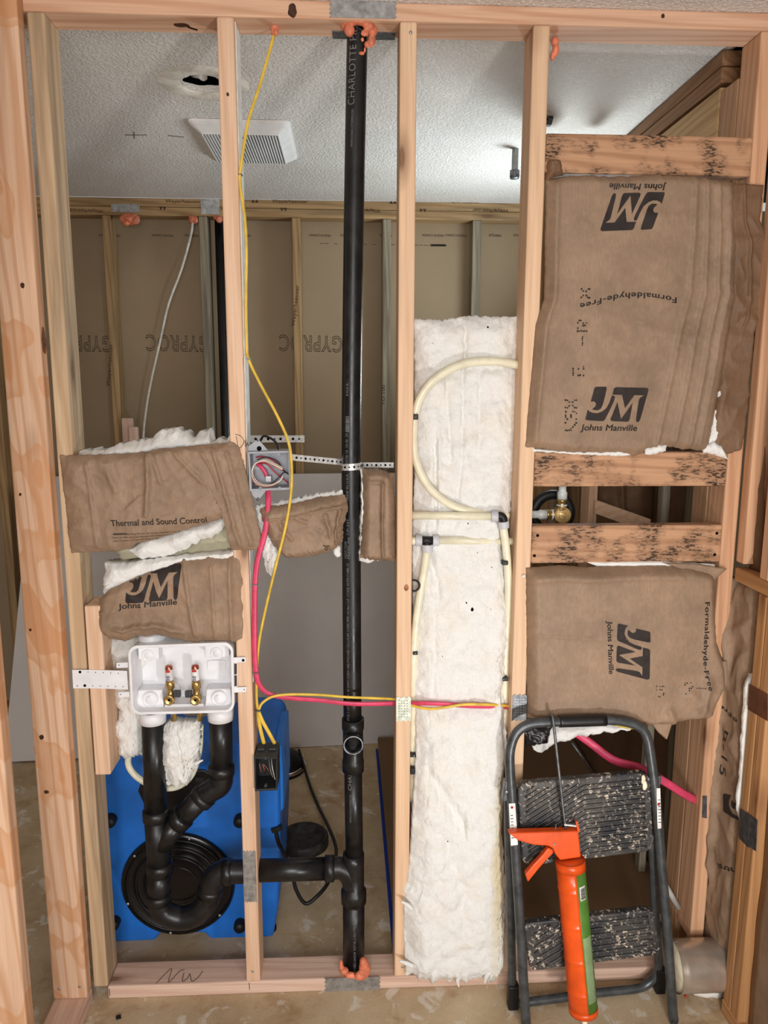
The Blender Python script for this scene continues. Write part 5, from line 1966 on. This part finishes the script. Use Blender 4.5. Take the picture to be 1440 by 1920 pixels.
for q0, q1 in (((234, 253), (275, 253)), ((251, 247), (252, 260)), ((315, 254), (345, 257))):
    stroke(bpy.data.objects['ceiling'], [PZ(q0[0], q0[1], ZC - .0006), PZ(q1[0], q1[1], ZC - .0006)], .0012, PENCIL)

# ------------------------------------------------------------------ leaning grey sheet
b = MB()
zt_ = 1.225
yb_, yt_ = 1.45, 1.80
SK = .03
x0, x1 = -1.52, .30
b.add([(x0, yb_ - .12, 0.012), (x1, yb_ + .02, 0.0), (x1, yb_ + .034, 0.0), (x0, yb_ - .106, 0.012),
       (x0 + .02, yt_ - .02, zt_), (x1, yt_, zt_ + .012), (x1, yt_ + .014, zt_ + .012), (x0 + .02, yt_ - .006, zt_)],
      [(3, 2, 1, 0), (4, 5, 6, 7), (0, 1, 5, 4), (1, 2, 6, 5), (2, 3, 7, 6), (3, 0, 4, 7)])
o = b.build('drywall_sheet', SHEET)
tag(o, 'large smooth grey drywall sheet leaning on the far back wall on its long edge', 'drywall sheet')

# ------------------------------------------------------------------ ceiling fan cover
cs = [PZ(344, 222, ZC), PZ(545, 224, ZC), PZ(552, 296, ZC), PZ(384, 296, ZC)]
fc = Vector((-.345, .985, ZC))
fw, fd = .165, .205
t_ = thing('exhaust_fan_cover', 'white square exhaust fan cover with slatted grille on the ceiling', 'fan cover', fc)


def rect3(hw, hd, r, z, n=5):
    return [Vector((fc.x + x, fc.y + y, ZC + z)) for x, y in rrect(-hw, -hd, hw, hd, r, n)]


r0, r1, r2, r3 = rect3(fw, fd, .02, -.0005), rect3(fw, fd, .02, -.006), rect3(fw * .95, fd * .95, .02, -.014), rect3(fw * .76, fd * .78, .006, -.034)
b = MB()
n = len(r0)
b.add(r0 + r1 + r2 + r3, [(k + a * n, (k + 1) % n + a * n, (k + 1) % n + (a + 1) * n, k + (a + 1) * n) for a in range(3) for k in range(n)], False)
b.build('cover', plain('fan_white_plastic', (232, 230, 228), .45, .4, var=.02), t_)
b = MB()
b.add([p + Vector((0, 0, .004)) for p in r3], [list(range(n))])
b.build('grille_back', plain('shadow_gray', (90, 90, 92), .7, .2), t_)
b = MB()
ns = 26
for k in range(ns + 1):
    x_ = fc.x - fw * .75 + 2 * fw * .75 * k / ns
    b.box(x_ - .0022, x_ + .0022, fc.y - fd * .77, fc.y + fd * .77, ZC - .036, ZC - .030)
b.build('slats', plain('fan_white_plastic', (232, 230, 228), .45, .4, var=.02), t_)

# shower stub pipe
q0 = PZ(966, 262, ZC)
b = MB()
yz = q0.y + .1
pp = [P(951, 266, yz - .02), P(963, 264, yz - .01), P(967, 268, yz), P(966, 290, yz), P(965, 330, yz)]
t_ = thing('shower_pipe', 'grey shower supply pipe with a clamp, under the bright corner of the ceiling', 'pipe', pp[2])
b.tube(crom(pp, 6), .012, 14)
b.build('pipe', plain('dull_grey_metal', (150, 152, 152), .4, .5, .5), t_)
b = MB()
c_ = P(965, 324, yz)
b.lathe(c_, (0, 0, 1), [(.0, -.02), (.016, -.02), (.018, -.012), (.018, .008), (.0, .008)], 16)
b.build('pipe_end', STEEL_D, t_)
b = MB()
c_ = P(968, 272, yz)
b.obox(c_ + Vector((.012, 0, 0)), (.022, 0, .0), (0, .006, 0), (0, 0, .008))
b.build('clamp', STEEL, t_)
b = MB()
c_ = P(1030, 228, .03)
b.obox(c_, (.006, 0, 0), (0, .008, 0), (.002, 0, .009))
b.obox(c_ + Vector((-.003, -.002, .008)), (.009, 0, 0), (0, .006, 0), (0, 0, .003))
tag(b.build('tube_clip', BLACK, None, .001), 'small black clip on the pale stud above the top blocking board', 'clip')

# ------------------------------------------------------------------ tub under brown protection board, blue tape
tub = thing('shower_tray', 'low tray under brown protection board on the small room floor beside the blue tape', 'shower tray', (.5, .8, 0))
HB = .05
yn = PZ(1000, 1722, HB).y
yn2 = PZ(1240, 1712, HB).y
x9 = PZ(1270, 1706, HB).x
pl = [(.135, .135), (.30, .135), (.36, yn)] + [(x9 - .08, yn2)] + [(x9 - .06 + .06 * math.sin(a), yn2 + .06 - .06 * math.cos(a)) for a in [math.radians(18 * k) for k in range(1, 6)]] + [(x9 + .02, 1.42), (.135, 1.42)]
b = MB()
b.prism([(x, y, .035) for x, y in pl], (0, 0, HB - .035))
b.build('protection_board', PLY, tub, .004)
b = MB()
b.prism([(x + (.5 - x) * .04, y + (.8 - y) * .04, .0) for x, y in pl], (0, 0, .0355))
b.build('base_body', plain('dark_base', (60, 52, 46), .6, .3), tub)
b = MB()
p0, p1 = PZ(736, 1788, 0.0), PZ(706, 1405, 0.0)
b.prism([(p0.x, p0.y, .001), (p0.x + .03, p0.y, .001), (p1.x + .006, p1.y, .001), (p1.x - .004, p1.y, .001)], (0, 0, .0012))
tag(b.build('tape_strip', TAPE), 'strip of blue tape on the concrete along the brown boxed tub', 'tape')
b = MB()
a, d = P(1226, 1716, .2), P(1278, 1728, .2)
b.box(a.x, d.x, .2, .22, d.z, a.z)
tag(b.build('white_trim', plain('white_trim_paint', (226, 222, 214), .4, .4), None, .003), 'short white trim bar beyond the right leg of the ladder', 'trim')

# ------------------------------------------------------------------ blue air mover
am = thing('air_mover', 'blue plastic air mover with black round intake behind the washer drain', 'fan', (-.45, .3, 0))
YA = .22


def prof_px(pts):
    return [P(x, y, YA) for x, y in pts]


fp = prof_px([(190, 1420), (200, 1405), (260, 1400), (300, 1440), (380, 1440), (420, 1400), (500, 1398), (517, 1410), (524, 1440), (526, 1600), (522, 1700), (512, 1760), (500, 1776), (440, 1782), (425, 1770), (398, 1770), (384, 1752), (300, 1752), (290, 1768), (262, 1770), (254, 1784), (222, 1786), (205, 1770), (196, 1700), (190, 1560)])
b = MB()
b.prism(fp, (0, .36, 0))
b.build('housing', BLUE, am, .022, seg=4)
# handle over the top
b = MB()
hz = P(480, 1388, YA + .1)
b.tube(crom([P(436, 1425, YA + .08), P(440, 1395, YA + .08), P(462, 1380, YA + .1), P(500, 1378, YA + .12), P(520, 1396, YA + .12), P(522, 1425, YA + .12)], 6), .022, 14)
b.build('carry_handle', plain('dark_blue_plastic', (18, 66, 150), .4, .45, var=.05), am)
ic = P(335, 1655, YA)
rI = (P(335 + 106, 1655, YA) - ic).length
b = MB()
b.lathe((ic.x, YA - .014, ic.z), (0, 1, 0), [(rI * .98, .018), (rI, .008), (rI * .97, .0), (rI * .86, .0), (rI * .80, .012), (rI * .74, .004), (rI * .70, .004), (rI * .62, .014), (rI * .56, .006), (rI * .52, .006), (rI * .44, .013), (0, .013)], 56)
b.build('intake_cover', plain('glossy_black_plastic', (14, 14, 15), .25, .5), am)
for rr in (.88, .72, .54, .36):
    b = MB()
    b.tube([(ic.x + math.cos(a) * rI * rr, YA - .016, ic.z + math.sin(a) * rI * rr) for a in [2 * math.pi * k / 48 for k in range(49)]], .0022, 6)
    b.build('grille_ring', plain('grille_black', (30, 30, 32), .3, .5), am)
for a in (20, 75, 140, 200, 260, 320):
    part_disc(am, 'screw', (ic.x + math.cos(math.radians(a)) * rI * .94, YA - .015, ic.z + math.sin(math.radians(a)) * rI * .94), (0, -1, 0), .0045, STEEL, .003)
cp = [P(x, y, YA - .004) for x, y in ((258, 1484), (272, 1446), (384, 1444), (404, 1460), (394, 1506), (350, 1528), (278, 1526))]
b = MB()
b.prism(cp, (0, .04, 0))
o = b.build('control_panel', plain('panel_black', (18, 18, 19), .35, .5), am, .004)
b = MB()
for k in range(4):
    a, d = P(300 + k * 22, 1458, YA - .006), P(316 + k * 22, 1466, YA - .006)
    b.box(a.x, d.x, YA - .0065, YA - .003, d.z, a.z)
b.build('panel_vents', plain('vent_gray', (46, 46, 48), .4, .4), o)
for x, y in ((207, 1538), (450, 1538), (214, 1730), (450, 1735)):
    b = MB()
    c_ = P(x, y, YA - .01)
    b.lathe((c_.x, YA - .03, c_.z), (0, 1, 0), [(0, 0), (.012, 0), (.018, .008), (.018, .032)], 18)
    b.build('knob', BLACK, am)
for x, y in ((242, 1783), (440, 1783), (505, 1775)):
    for dy in (.03, .3):
        c_ = P(x, y, YA + dy)
        b = MB()
        zz = P(x, 1770, YA).z
        b.lathe((P(x, y, YA).x, YA + dy, 0), (0, 0, 1), [(0, 0), (.018, 0), (.02, .012), (.02, zz + .01)], 16)
        b.build('foot', BLACK, am)
# panel step and cord clip on the right side
sx = max(p.x for p in fp)
b = MB()
zz0, zz1 = P(500, 1545, YA).z, P(520, 1408, YA).z
b.prism([(sx - .03, YA - .002, zz1), (sx + .006, YA + .03, zz1), (sx + .008, YA + .03, zz0 + .03), (sx - .03, YA - .002, zz0)], (0, .26, 0))
b.build('side_panel', plain('lit_blue_plastic', (44, 128, 220), .4, .45, var=.05, scale=7), am, .006)  # lighter blue puts the light from the right into the colour
b = MB()
c_ = P(516, 1553, YA - .0)
b.obox(c_ + Vector((.004, .0, 0)), (.014, 0, .004), (0, .01, 0), (-.002, 0, .006))
b.build('cord_clip', BLACK, am)
cord = path([(516, 1553, YA), (522, 1580, YA + .0), (535, 1605, YA + .03), (548, 1640, YA + .05), (556, 1670, YA + .05), (573, 1694, YA + .05), (595, 1680, YA + .06), (615, 1655, YA + .1), (627, 1620, YA + .2), (630, 1590, YA + .35), (618, 1555, YA + .5), (596, 1510, YA + .7), (580, 1470, YA + .85), (568, 1430, YA + 1.0), (560, 1405, YA + 1.05)], n=6)
for p in cord:
    p.z = max(p.z, .006)
b = MB()
b.tube(cord, .006, 8)
b.build('power_cord', BLACK, am)

pc_ = PZ(570, 1583, 0)
t_ = thing('rubber_disc', 'round black dished disc lying on the concrete behind the drain arm', 'disc', (pc_.x, pc_.y, 0))
rP = (PZ(615, 1583, .02) - PZ(571, 1583, .02)).length * 1.05
b = MB()
b.lathe((pc_.x, pc_.y, 0), (0, 0, 1), [(0, 0), (rP, 0), (rP, .03), (rP * .94, .038), (rP * .84, .034), (rP * .78, .02), (rP * .4, .016), (0, .018)], 44)
b.build('disc_body', plain('dusty_rubber', (44, 43, 43), .6, .35, var=.25, scale=40), t_)
lc = PZ(550, 1430, .03)
t_ = thing('clamp_lamp', 'round work lamp with a shiny metal rim on the floor behind the blue air mover', 'lamp', (lc.x - .05, lc.y, 0))
b = MB()
b.lathe((lc.x - .05, lc.y, .012), (0, 0, 1), [(.098, 0), (.105, .004), (.105, .014), (.095, .016)], 40)
b.build('metal_rim', plain('polished_steel', (210, 210, 210), .15, .5, 1), t_)
b = MB()
b.lathe((lc.x - .05, lc.y, 0), (0, 0, 1), [(0, 0), (.10, 0), (.10, .012), (.095, .03), (.07, .07), (.03, .09), (0, .09)], 36)
b.build('lamp_housing', BLACK, t_)

# ------------------------------------------------------------------ brass valve in the gap
mv = thing('mixing_valve', 'round brass shower valve with white fittings in the gap between blocking boards', 'valve', P(1053, 990, .1))
YV = .12
vc = P(1055, 966, YV)
b = MB()
b.lathe((vc.x, YV - .004, vc.z), (0, 1, 0), [(0, -.001), (.0205, -.001), (.0225, .002), (.0225, .03), (0, .03)], 36)
vb = b.build('valve_face', plain('pale_brass', (214, 178, 116), .4, .5, .3, var=.06), mv)
b = MB()
b.lathe((vc.x - .012, YV + .05, vc.z - .004), (0, 1, 0), [(.040, 0), (.060, 0), (.063, .006), (.063, .02), (.04, .02), (.040, 0)], 40)
b.build('mounting_ring', BLACK, mv)
letter('UP', (1049, 958), (1060, 958), 5, plain('engraving', (70, 54, 28), .5, .3), vb, None, YV - .005, .01)
b = MB()
sh = [P(x, y, YV - .0056) for x, y in ((1048, 961), (1054, 960.5), (1061, 962), (1060, 970), (1054.5, 975), (1049, 971), (1048, 961))]
b.tube(sh, .0005, 5)
b.tube([P(1049, 965, YV - .0056), P(1059, 970, YV - .0056)], .0005, 5)
b.build('crest', plain('engraving', (70, 54, 28), .5, .3), vb)
for dx, py in ((-9, 974), (3, 974)):
    part_disc(vb, 'engraved_dot', P(1056 + dx, py, YV - .0052), (0, -1, 0), .001, plain('engraving', (70, 54, 28), .5, .3), .0005)
for d, nm in ((Vector((0, 0, 1)), 0), (Vector((-1, 0, 0)), 1)):
    b = MB()
    o_ = Vector((vc.x, YV + .012, vc.z))
    b.lathe(o_ + d * .018, d, [(0, 0), (.013, 0), (.013, .006), (.0115, .008), (.0115, .016), (.0135, .018), (.0135, .024), (0, .024)], 20)
    b.build('threaded_nipple', BRASS, mv)
    b = MB()
    b.lathe(o_ + d * .024, d, [(.0125, 0), (.0145, 0), (.0145, .004), (.0125, .004)], 20)
    b.build('plastic_washer', plain('clear_white_plastic', (226, 230, 228), .25, .5), mv)
    b = MB()
    b.lathe(o_ + d * .042, d, [(0, 0), (.0135, 0), (.0135, .018), (.0105, .022), (.0098, .05), (0, .05)], 20)
    b.build('plastic_adapter', plain('clear_white_plastic', (226, 230, 228), .25, .5), mv)

# framing glimpsed through the gap
for px0, px1, Yg, lb, mt in ((1000, 1030, .75, 'dim stud far behind the brass valve, left of it', 0), (1082, 1100, .75, 'dim stud far behind the brass valve, just right of it', 0), (1104, 1120, .55, 'pale stud behind the gap right of the brass valve', 1)):
    a, d = P(px0, 950, Yg), P(px1, 950, Yg)
    lumber('wall_stud', lb, 'framing lumber', a.x, d.x, Yg, Yg + .089, .48, 2.41 if px0 < 1100 else 1.45, (W_back, W_new)[mt](2))
p0, p1 = P(1112, 948, .55), P(1215, 985, .45)
b = MB()
b.obox((p0 + p1) / 2, (p1 - p0) / 2, (0, .019, 0), Vector((.0, 0, .022)))
tag(b.build('diagonal_brace', W_new(0)), 'diagonal board behind the gap between the two lower blocking boards', 'framing lumber')
kb2 = batt('dim brown paper batt far behind the gap right of the brass valve', at=(.85, .8, 1.4))
b = MB()
patch(b, [(1122, 905), (1170, 905), (1228, 905)], [(1122, 942), (1170, 968), (1226, 985)], [(1122, 905), (1122, 942)], [(1228, 905), (1226, 985)], .68, paper(.02, .012, 31, [(.35, 0, .4, 1, .02, .05)], .1, .1, 8), 30, 24, .004)
b.build('kraft_facing', KRAFT_D, kb2)
for px0, px1, Yg, lb in ((1242, 1256, .40, 'grey stud behind the gap near its right end'), (1295, 1306, .36, 'first pale stud of the group behind the right end of the gap'), (1308, 1320, .33, 'second pale stud of the group behind the right end of the gap')):
    a, d = P(px0, 950, Yg), P(px1, 950, Yg)
    lumber('wall_stud', lb, 'framing lumber', a.x, d.x, Yg, Yg + .04, .05, 1.52, W_gray(2))
b = MB()
b.tube(path([(1330, 900, .2), (1334, 930, .2), (1330, 960, .2), (1320, 1000, .2)], n=5), .0125, 12)
tag(b.build('water_tube', PEX), 'cream tube behind the right end of the gap beside the end stud', 'water tube')
# dark lining of the small room's right side, seen through the gap
b = MB()
b.box(1.05, 1.07, .186, YB, 0, 2.42)
tag(b.build('paper_lining', KRAFT_D), 'brown paper-covered wall lining deep behind the right bay', 'wall lining')

# ------------------------------------------------------------------ shiny duct at the lower right
du = thing('metal_duct', 'shiny round metal duct lying along the floor behind the right ladder leg', 'duct', P(1310, 1860, -.12))
A_ = Vector((P(1262, 1800, -.06).x, -.065, .098))
B_ = Vector((A_.x + .2, -.065, .098))
rD = .066
b = MB()
b.lathe(A_, B_ - A_, [(rD, 0), (rD, .012), (rD * 1.01, .016), (rD, .02), (rD, .2)], 40)
b.lathe(A_, B_ - A_, [(rD - .0012, .0005), (rD - .0012, .2)], 40)
b.build('duct_pipe', plain('shiny_galvanized', (196, 184, 170), .25, .5, .65, var=.06, scale=14), du)
b = MB()
b.lathe(A_ + Vector((.003, 0, 0)), (-1, 0, 0), [(0, 0), (rD - .002, 0), (rD - .002, -.004)], 40)
b.build('end_cover', CREAM, du)
t_ = thing('insulation_scrap', 'dirty white wool scrap on the floor under the shiny duct', 'insulation', PZ(1325, 1862, 0))
b = MB()
b.blob(PZ(1326, 1858, 0) + Vector((0, 0, .012)), .045, .03, .016, .4, 25, 26, 16, 3)
b.build('wool_body', FIBER, t_)
b = MB()
b.blob(PZ(1288, 1845, .008), .009, .008, .006, .4, 80, 12, 8, 4)
b.tube([PZ(1290, 1848, .006), PZ(1288, 1860, .004), PZ(1286, 1870, .003)], .0025, 6)
tag(b.build('marker_flag', plain('red_plastic', (196, 70, 50), .5, .4)), 'tiny red plastic scrap with a stem on the floor under the duct', 'scrap')
b = MB()
b.obox(PZ(222, 1907, .003), (.006, .002, 0), (-.002, .005, 0), (0, 0, .002))
tag(b.build('plastic_chip', BLACK), 'small black chip on the concrete in front of the bottom plate', 'scrap')

# ------------------------------------------------------------------ step ladder leaning on the wall
LA, LB, LC = -.155, .0, .12        # plane of the front frame: Y = LA + LB (X - .36) + LC Z


def LP(x, y, dy=0.0):
    return PP(x, y, LA - LB * .36 + dy, LB, LC)


GUN = plain('gunmetal_paint', (78, 82, 84), .35, .5, .35, var=.12, scale=40)


def mk_tread():
    M = NT('black_rubber_tread', .5, .4)
    p = M.coords(rand=False, kind='Position')
    a = M.ramp(M.noise(p, 85, 5, .7, .6), [(.56, 0.0), (.60, .9)])
    c_ = M.ramp(M.noise(p, 13, 2), [(.36, .0), (.54, 1.0)])
    f = M.math('MULTIPLY', a, c_)
    spl = M.ramp(M.noise(p, 170, 2, .6), [(.70, 0.0), (.73, .9)])
    c = M.mix(f, M.ramp(M.noise(p, 9, 3), [(.35, lin((30, 31, 36))), (.65, lin((74, 70, 66)))]), lin((206, 192, 174)))
    c = M.mix(spl, c, lin((214, 206, 194)))
    M.color(c)
    M.bump(M.noise(p, 90, 3), .2, .002)
    return M.m


TREAD = mk_tread()
ld = thing('step_ladder', 'folded dark metal two-step ladder with paint-spattered treads leaning on the wall', 'ladder', LP(1100, 1910))
fr = [(990, 1960), (985, 1900), (976, 1750), (968, 1620), (960, 1500), (956, 1440), (957, 1405), (968, 1375), (992, 1358), (1030, 1354), (1080, 1352), (1135, 1350), (1175, 1354), (1200, 1364), (1213, 1382), (1220, 1420), (1230, 1500), (1240, 1620), (1252, 1760), (1263, 1920), (1265, 1950)]
fpts = crom([LP(x, y) for x, y in fr], 6)
for p in fpts:
    p.z = max(p.z, .012)
b = MB()
b.tube(fpts, .0125, 16)
frame = b.build('front_frame', GUN, ld)
b = MB()
g_ = [p for p in crom([LP(x, y) for x, y in ((1048, 1353), (1080, 1352), (1136, 1350))], 6)]
b.tube(g_, .0148, 16)
b.build('hand_grip', plain('black_tape', (24, 24, 27), .35, .5, var=.1), frame)
# rear frame, just behind
rl = [LP(952, 1470, .022), LP(956, 1650, .022), LP(961, 1870, .022)]
for px_list in ([(952, 1470, .022), (955, 1620, .04), (958, 1740, .056), (961, 1880, .074)], [(1222, 1560, .024), (1226, 1640, .05), (1230, 1740, .08), (1234, 1800, .10), (1232, 1825, .106), (1218, 1842, .110), (1195, 1853, .108), (1120, 1865, .1), (1000, 1884, .08), (966, 1888, .076)]):
    b = MB()
    q_ = crom([LP(x, y, dy) for x, y, dy in px_list], 6)
    for p in q_:
        p.z = max(p.z, .013)
    b.tube(q_, .0115, 14)
    b.build('rear_frame', GUN, ld)
for x, y, dy in ((961, 1886, .075), (1236, 1850, .11)):
    b = MB()
    c_ = LP(x, y, dy)
    c_.z = max(c_.z, .026)
    b.obox(c_ + Vector((0, 0, .012)), (.014, 0, 0), (0, .014, 0), (0, 0, .036))
    b.build('corner_foot', BLACK, ld, .004)
for x, y in ((948, 1480), (1230, 1470)):
    b = MB()
    c_ = LP(x, y, .01)
    b.obox(c_, (.007, 0, 0), (0, .012, 0), (.003, 0, .028))
    o = b.build('hinge_bracket', STEEL_D, ld, .003)
    part_disc(o, 'rivet', c_ + Vector((0, -.012, 0)), (0, -1, 0), .005, STEEL, .003)


def tread(q4, ribs, bend, name, flat=.25):
    """ribbed step seen from above: quad tl, tr, br, bl in pixels"""
    pts = quadwarp(rrect(0, 0, 100, 60, 7), (0, 0, 100, 60), q4)
    poly = [LP(x, y, -.002) for x, y in pts]
    b = MB()
    b.prism(poly, (0, .022, 0))
    o = b.build(name, TREAD, ld, .004)
    b = MB()
    for k in range(ribs):
        v = (k + .6) / ribs * 1.5 - .42

        def at(u, vv):
            u_, v_ = u, min(1, max(0, vv))
            return tuple((1 - u_) * (1 - v_) * q4[0][i] + u_ * (1 - v_) * q4[1][i] + u_ * v_ * q4[2][i] + (1 - u_) * v_ * q4[3][i] for i in (0, 1))
        line = []
        for s_ in range(25):
            u = .05 + .9 * s_ / 24
            dv = .42 * max(0, bend - u) / bend - .06 * max(0, u - bend) * flat
            vv = v + dv
            if .05 < vv < .95:
                line.append((u, vv))
        if len(line) > 2:
            pl = [LP(*at(u, vv), -.0035) for u, vv in line]
            b.tube(pl, .0029, 6)
    b.build('tread_ribs', TREAD, o)
    return o


tread([(970, 1470), (1219, 1448), (1226, 1596), (980, 1626)], 25, .5, 'upper_step')
tread([(982, 1732), (1225, 1706), (1242, 1790), (994, 1822)], 12, .35, 'lower_step')
for x, y, rr in ((1206, 1462, .008), (1209, 1474, .005)):
    b = MB()
    b.blob(LP(x, y, -.008), .006, .003, .013, .3, 60, 12, 10, x)
    b.build('dried_caulk', CREAM, ld)
for q_, red in (([(954, 1507), (966, 1506), (971, 1584), (958, 1586)], (960, 1514)), ([(1231, 1478), (1238, 1478), (1240, 1553), (1233, 1554)], (1235, 1508))):
    b = MB()
    b.prism([LP(x, y, -.0142) for x, y in q_], (0, .001, 0))
    o = b.build('warning_sticker', PAPER, ld)
    b = MB()
    b.lathe(LP(red[0], red[1], -.0145), (0, -1, 0), [(0, .0004), (.0035, .0004), (.0035, 0)], 14)
    b.build('red_symbol', RED, o)
    b = MB()
    for k in range(8):
        yy = q_[0][1] + 22 + k * 6
        xx = q_[0][0] + (q_[3][0] - q_[0][0]) * ((yy - q_[0][1]) / 80) + 6
        b.obox(LP(xx - 1.5, yy, -.0147), (.0028 + .001 * (k % 2), 0, 0), (0, .0004, 0), (0, 0, .0008))
    b.build('print_lines', INK, o)
# steel rod standing behind the ladder
b = MB()
b.cyl(P(1072, 1392, .1), P(1118, 1458, .1), .004, None, 8)
tag(b.build('metal_rod', STEEL_D), 'thin grey rod slanting behind the ladder above its upper step', 'rod')
b = MB()
b.cyl(P(1245, 1655, .06), P(1272, 1702, .06), .008, None, 10)
tag(b.build('white_pipe', plain('grey_white_pipe', (180, 178, 172), .45, .4)), 'short slanting pale pipe right of the ladder above the duct', 'pipe')

# ------------------------------------------------------------------ caulking gun and cartridge
GD = -.032
cg = thing('caulking_gun', 'bright orange caulking gun hooked over the top bar of the ladder', 'caulking gun', LP(1080, 1900, GD))
b = MB()
rod = crom([LP(1034, 1360, .02), LP(1033, 1346, .006), LP(1035, 1342, -.012), LP(1037, 1350, -.026), LP(1045, 1420, GD), LP(1054, 1500, GD), LP(1061, 1556, GD)], 6)
b.tube(rod, .0036, 10)
b.build('plunger_rod', STEEL_D, cg)
b = MB()
b.prism([LP(x, y, GD - .012) for x, y in ((953, 1563), (1040, 1560), (1085, 1559), (1090, 1608), (1050, 1614), (1041, 1602), (1037, 1592), (1028, 1587), (1000, 1585), (972, 1577))], (0, .024, 0))
hd = b.build('handle', ORANGE, cg, .004)
b = MB()
b.prism([LP(x, y, GD - .008) for x, y in ((1028, 1590), (1037, 1594), (1038, 1600), (1026, 1612), (1010, 1630), (990, 1655), (985, 1640), (1000, 1622), (1017, 1604))], (0, .016, 0))
b.build('trigger', ORANGE, cg, .003)
part_disc(hd, 'rivet', LP(1039, 1583, GD - .0125), (0, -1, 0), .003, STEEL, .002)
b = MB()
b.prism([LP(x, y, GD - .004) for x, y in ((1058, 1545), (1083, 1548), (1083, 1551), (1058, 1548))], (0, .006, 0))
b.build('release_lever', STEEL, cg)
b = MB()
b.prism([LP(x, y, GD - .006) for x, y in ((1079, 1540), (1083, 1541), (1088, 1560), (1083, 1560))], (0, .010, 0))
b.build('thumb_plate', ORANGE, cg, .001)
b = MB()
sp = [LP(1042 + 2 * math.sin(k * 2.2), 1545 + k * .55, GD + .004 * math.cos(k * 2.2)) for k in range(28)]
b.tube(sp, .0006, 5)
b.build('spring', STEEL, cg)
c0, c1 = LP(1069, 1614, GD - .004), LP(1094, 1894, GD - .004)
axd = (c1 - c0).normalized()
LEN = (c1 - c0).length
rB = (LP(1097, 1690, GD) - LP(1044, 1690, GD)).length / 2
u = Vector((0, -1, 0))
u = (u - axd * u.dot(axd)).normalized()
wv_ = axd.cross(u)          # to the left or right of the viewer
if wv_.x < 0:
    wv_ = -wv_


def barrel(mb, r, a0, a1, h0, h1, th=.0012, seg=20, bands=()):
    """part of a tube between two angles (0 faces the viewer, positive to the right)"""
    hs = [h0]
    for bd in bands:
        hs += [bd - .012, bd - .004, bd - .002, bd + .002, bd + .004, bd + .012]
    hs.append(h1)
    V = []
    for h in hs:
        rr = r + (.0012 if any(abs(h - bd) < .003 for bd in bands) else 0)
        for k in range(seg + 1):
            a = math.radians(a0 + (a1 - a0) * k / seg)
            for q_ in (rr, rr - th):
                V.append(c0 + axd * h + (u * math.cos(a) + wv_ * math.sin(a)) * q_)
    F = []
    w = (seg + 1) * 2
    for j in range(len(hs) - 1):
        for k in range(seg):
            a = j * w + 2 * k
            F += [(a, a + 2, a + w + 2, a + w), (a + 1, a + w + 1, a + w + 3, a + 3)]
        for k in (0, seg):
            a = j * w + 2 * k
            F.append((a, a + 1, a + w + 1, a + w))
    for j in (0, len(hs) - 1):
        for k in range(seg):
            a = j * w + 2 * k
            F.append((a, a + 1, a + 3, a + 2))
    mb.add(V, F, True)


b = MB()
bands = [LEN * k for k in (.17, .40, .63, .85)]
barrel(b, rB, -170, 6, .012, LEN, bands=bands)
b.build('barrel', ORANGE, cg)
b = MB()
barrel(b, rB + .001, -180, 180, -.004, .020, seg=36)
b.build('end_collar', ORANGE, cg)
b = MB()
barrel(b, rB + .0005, -180, 180, LEN - .012, LEN + .003, seg=36)
b.build('end_collar', ORANGE, cg)
b = MB()
b.lathe(c0 - axd * .003, axd, [(0, 0), (rB, 0), (rB, .004)], 32)
b.build('collar_cap', ORANGE, cg)
ct = thing('caulk_cartridge', 'green and white caulk cartridge lying in the orange caulking gun', 'caulk tube', c1)
b = MB()
b.lathe(c0, axd, [(0, .014), (rB - .0016, .014), (rB - .0016, LEN - .002), (0, LEN - .002)], 36)
b.build('cartridge_body', PAPER, ct)
b = MB()
barrel(b, rB - .0008, 2, 150, .020, LEN - .008, th=.0006)
gl = b.build('green_label', GREEN, ct)
b = MB()
barrel(b, rB - .0002, 14, 44, .052, .088, th=.0005, seg=8)
o = b.build('barcode_panel', PAPER, gl)
b = MB()
rnd = random.Random(8)
h = .056
while h < .084:
    w_ = rnd.choice((.0006, .0010, .0014))
    barrel(b, rB + .0002, 18, 40, h, h + w_, th=.0004, seg=6)
    h += w_ + rnd.choice((.0006, .001))
b.build('barcode_lines', INK, o)
b = MB()
rnd = random.Random(9)
h = LEN * .47
while h < LEN * .90:
    barrel(b, rB - .0004, 10, rnd.uniform(56, 66), h, h + .0009, th=.0003, seg=6)
    h += .0026
b.build('label_text_lines', plain('label_print', (190, 204, 170), .5, .3), gl)
b = MB()
b.lathe(c1, axd, [(rB * .3, -.004), (.0085, .004), (.0065, .05), (.004, .06), (0, .06)], 18)
b.build('nozzle', CREAM, ct)
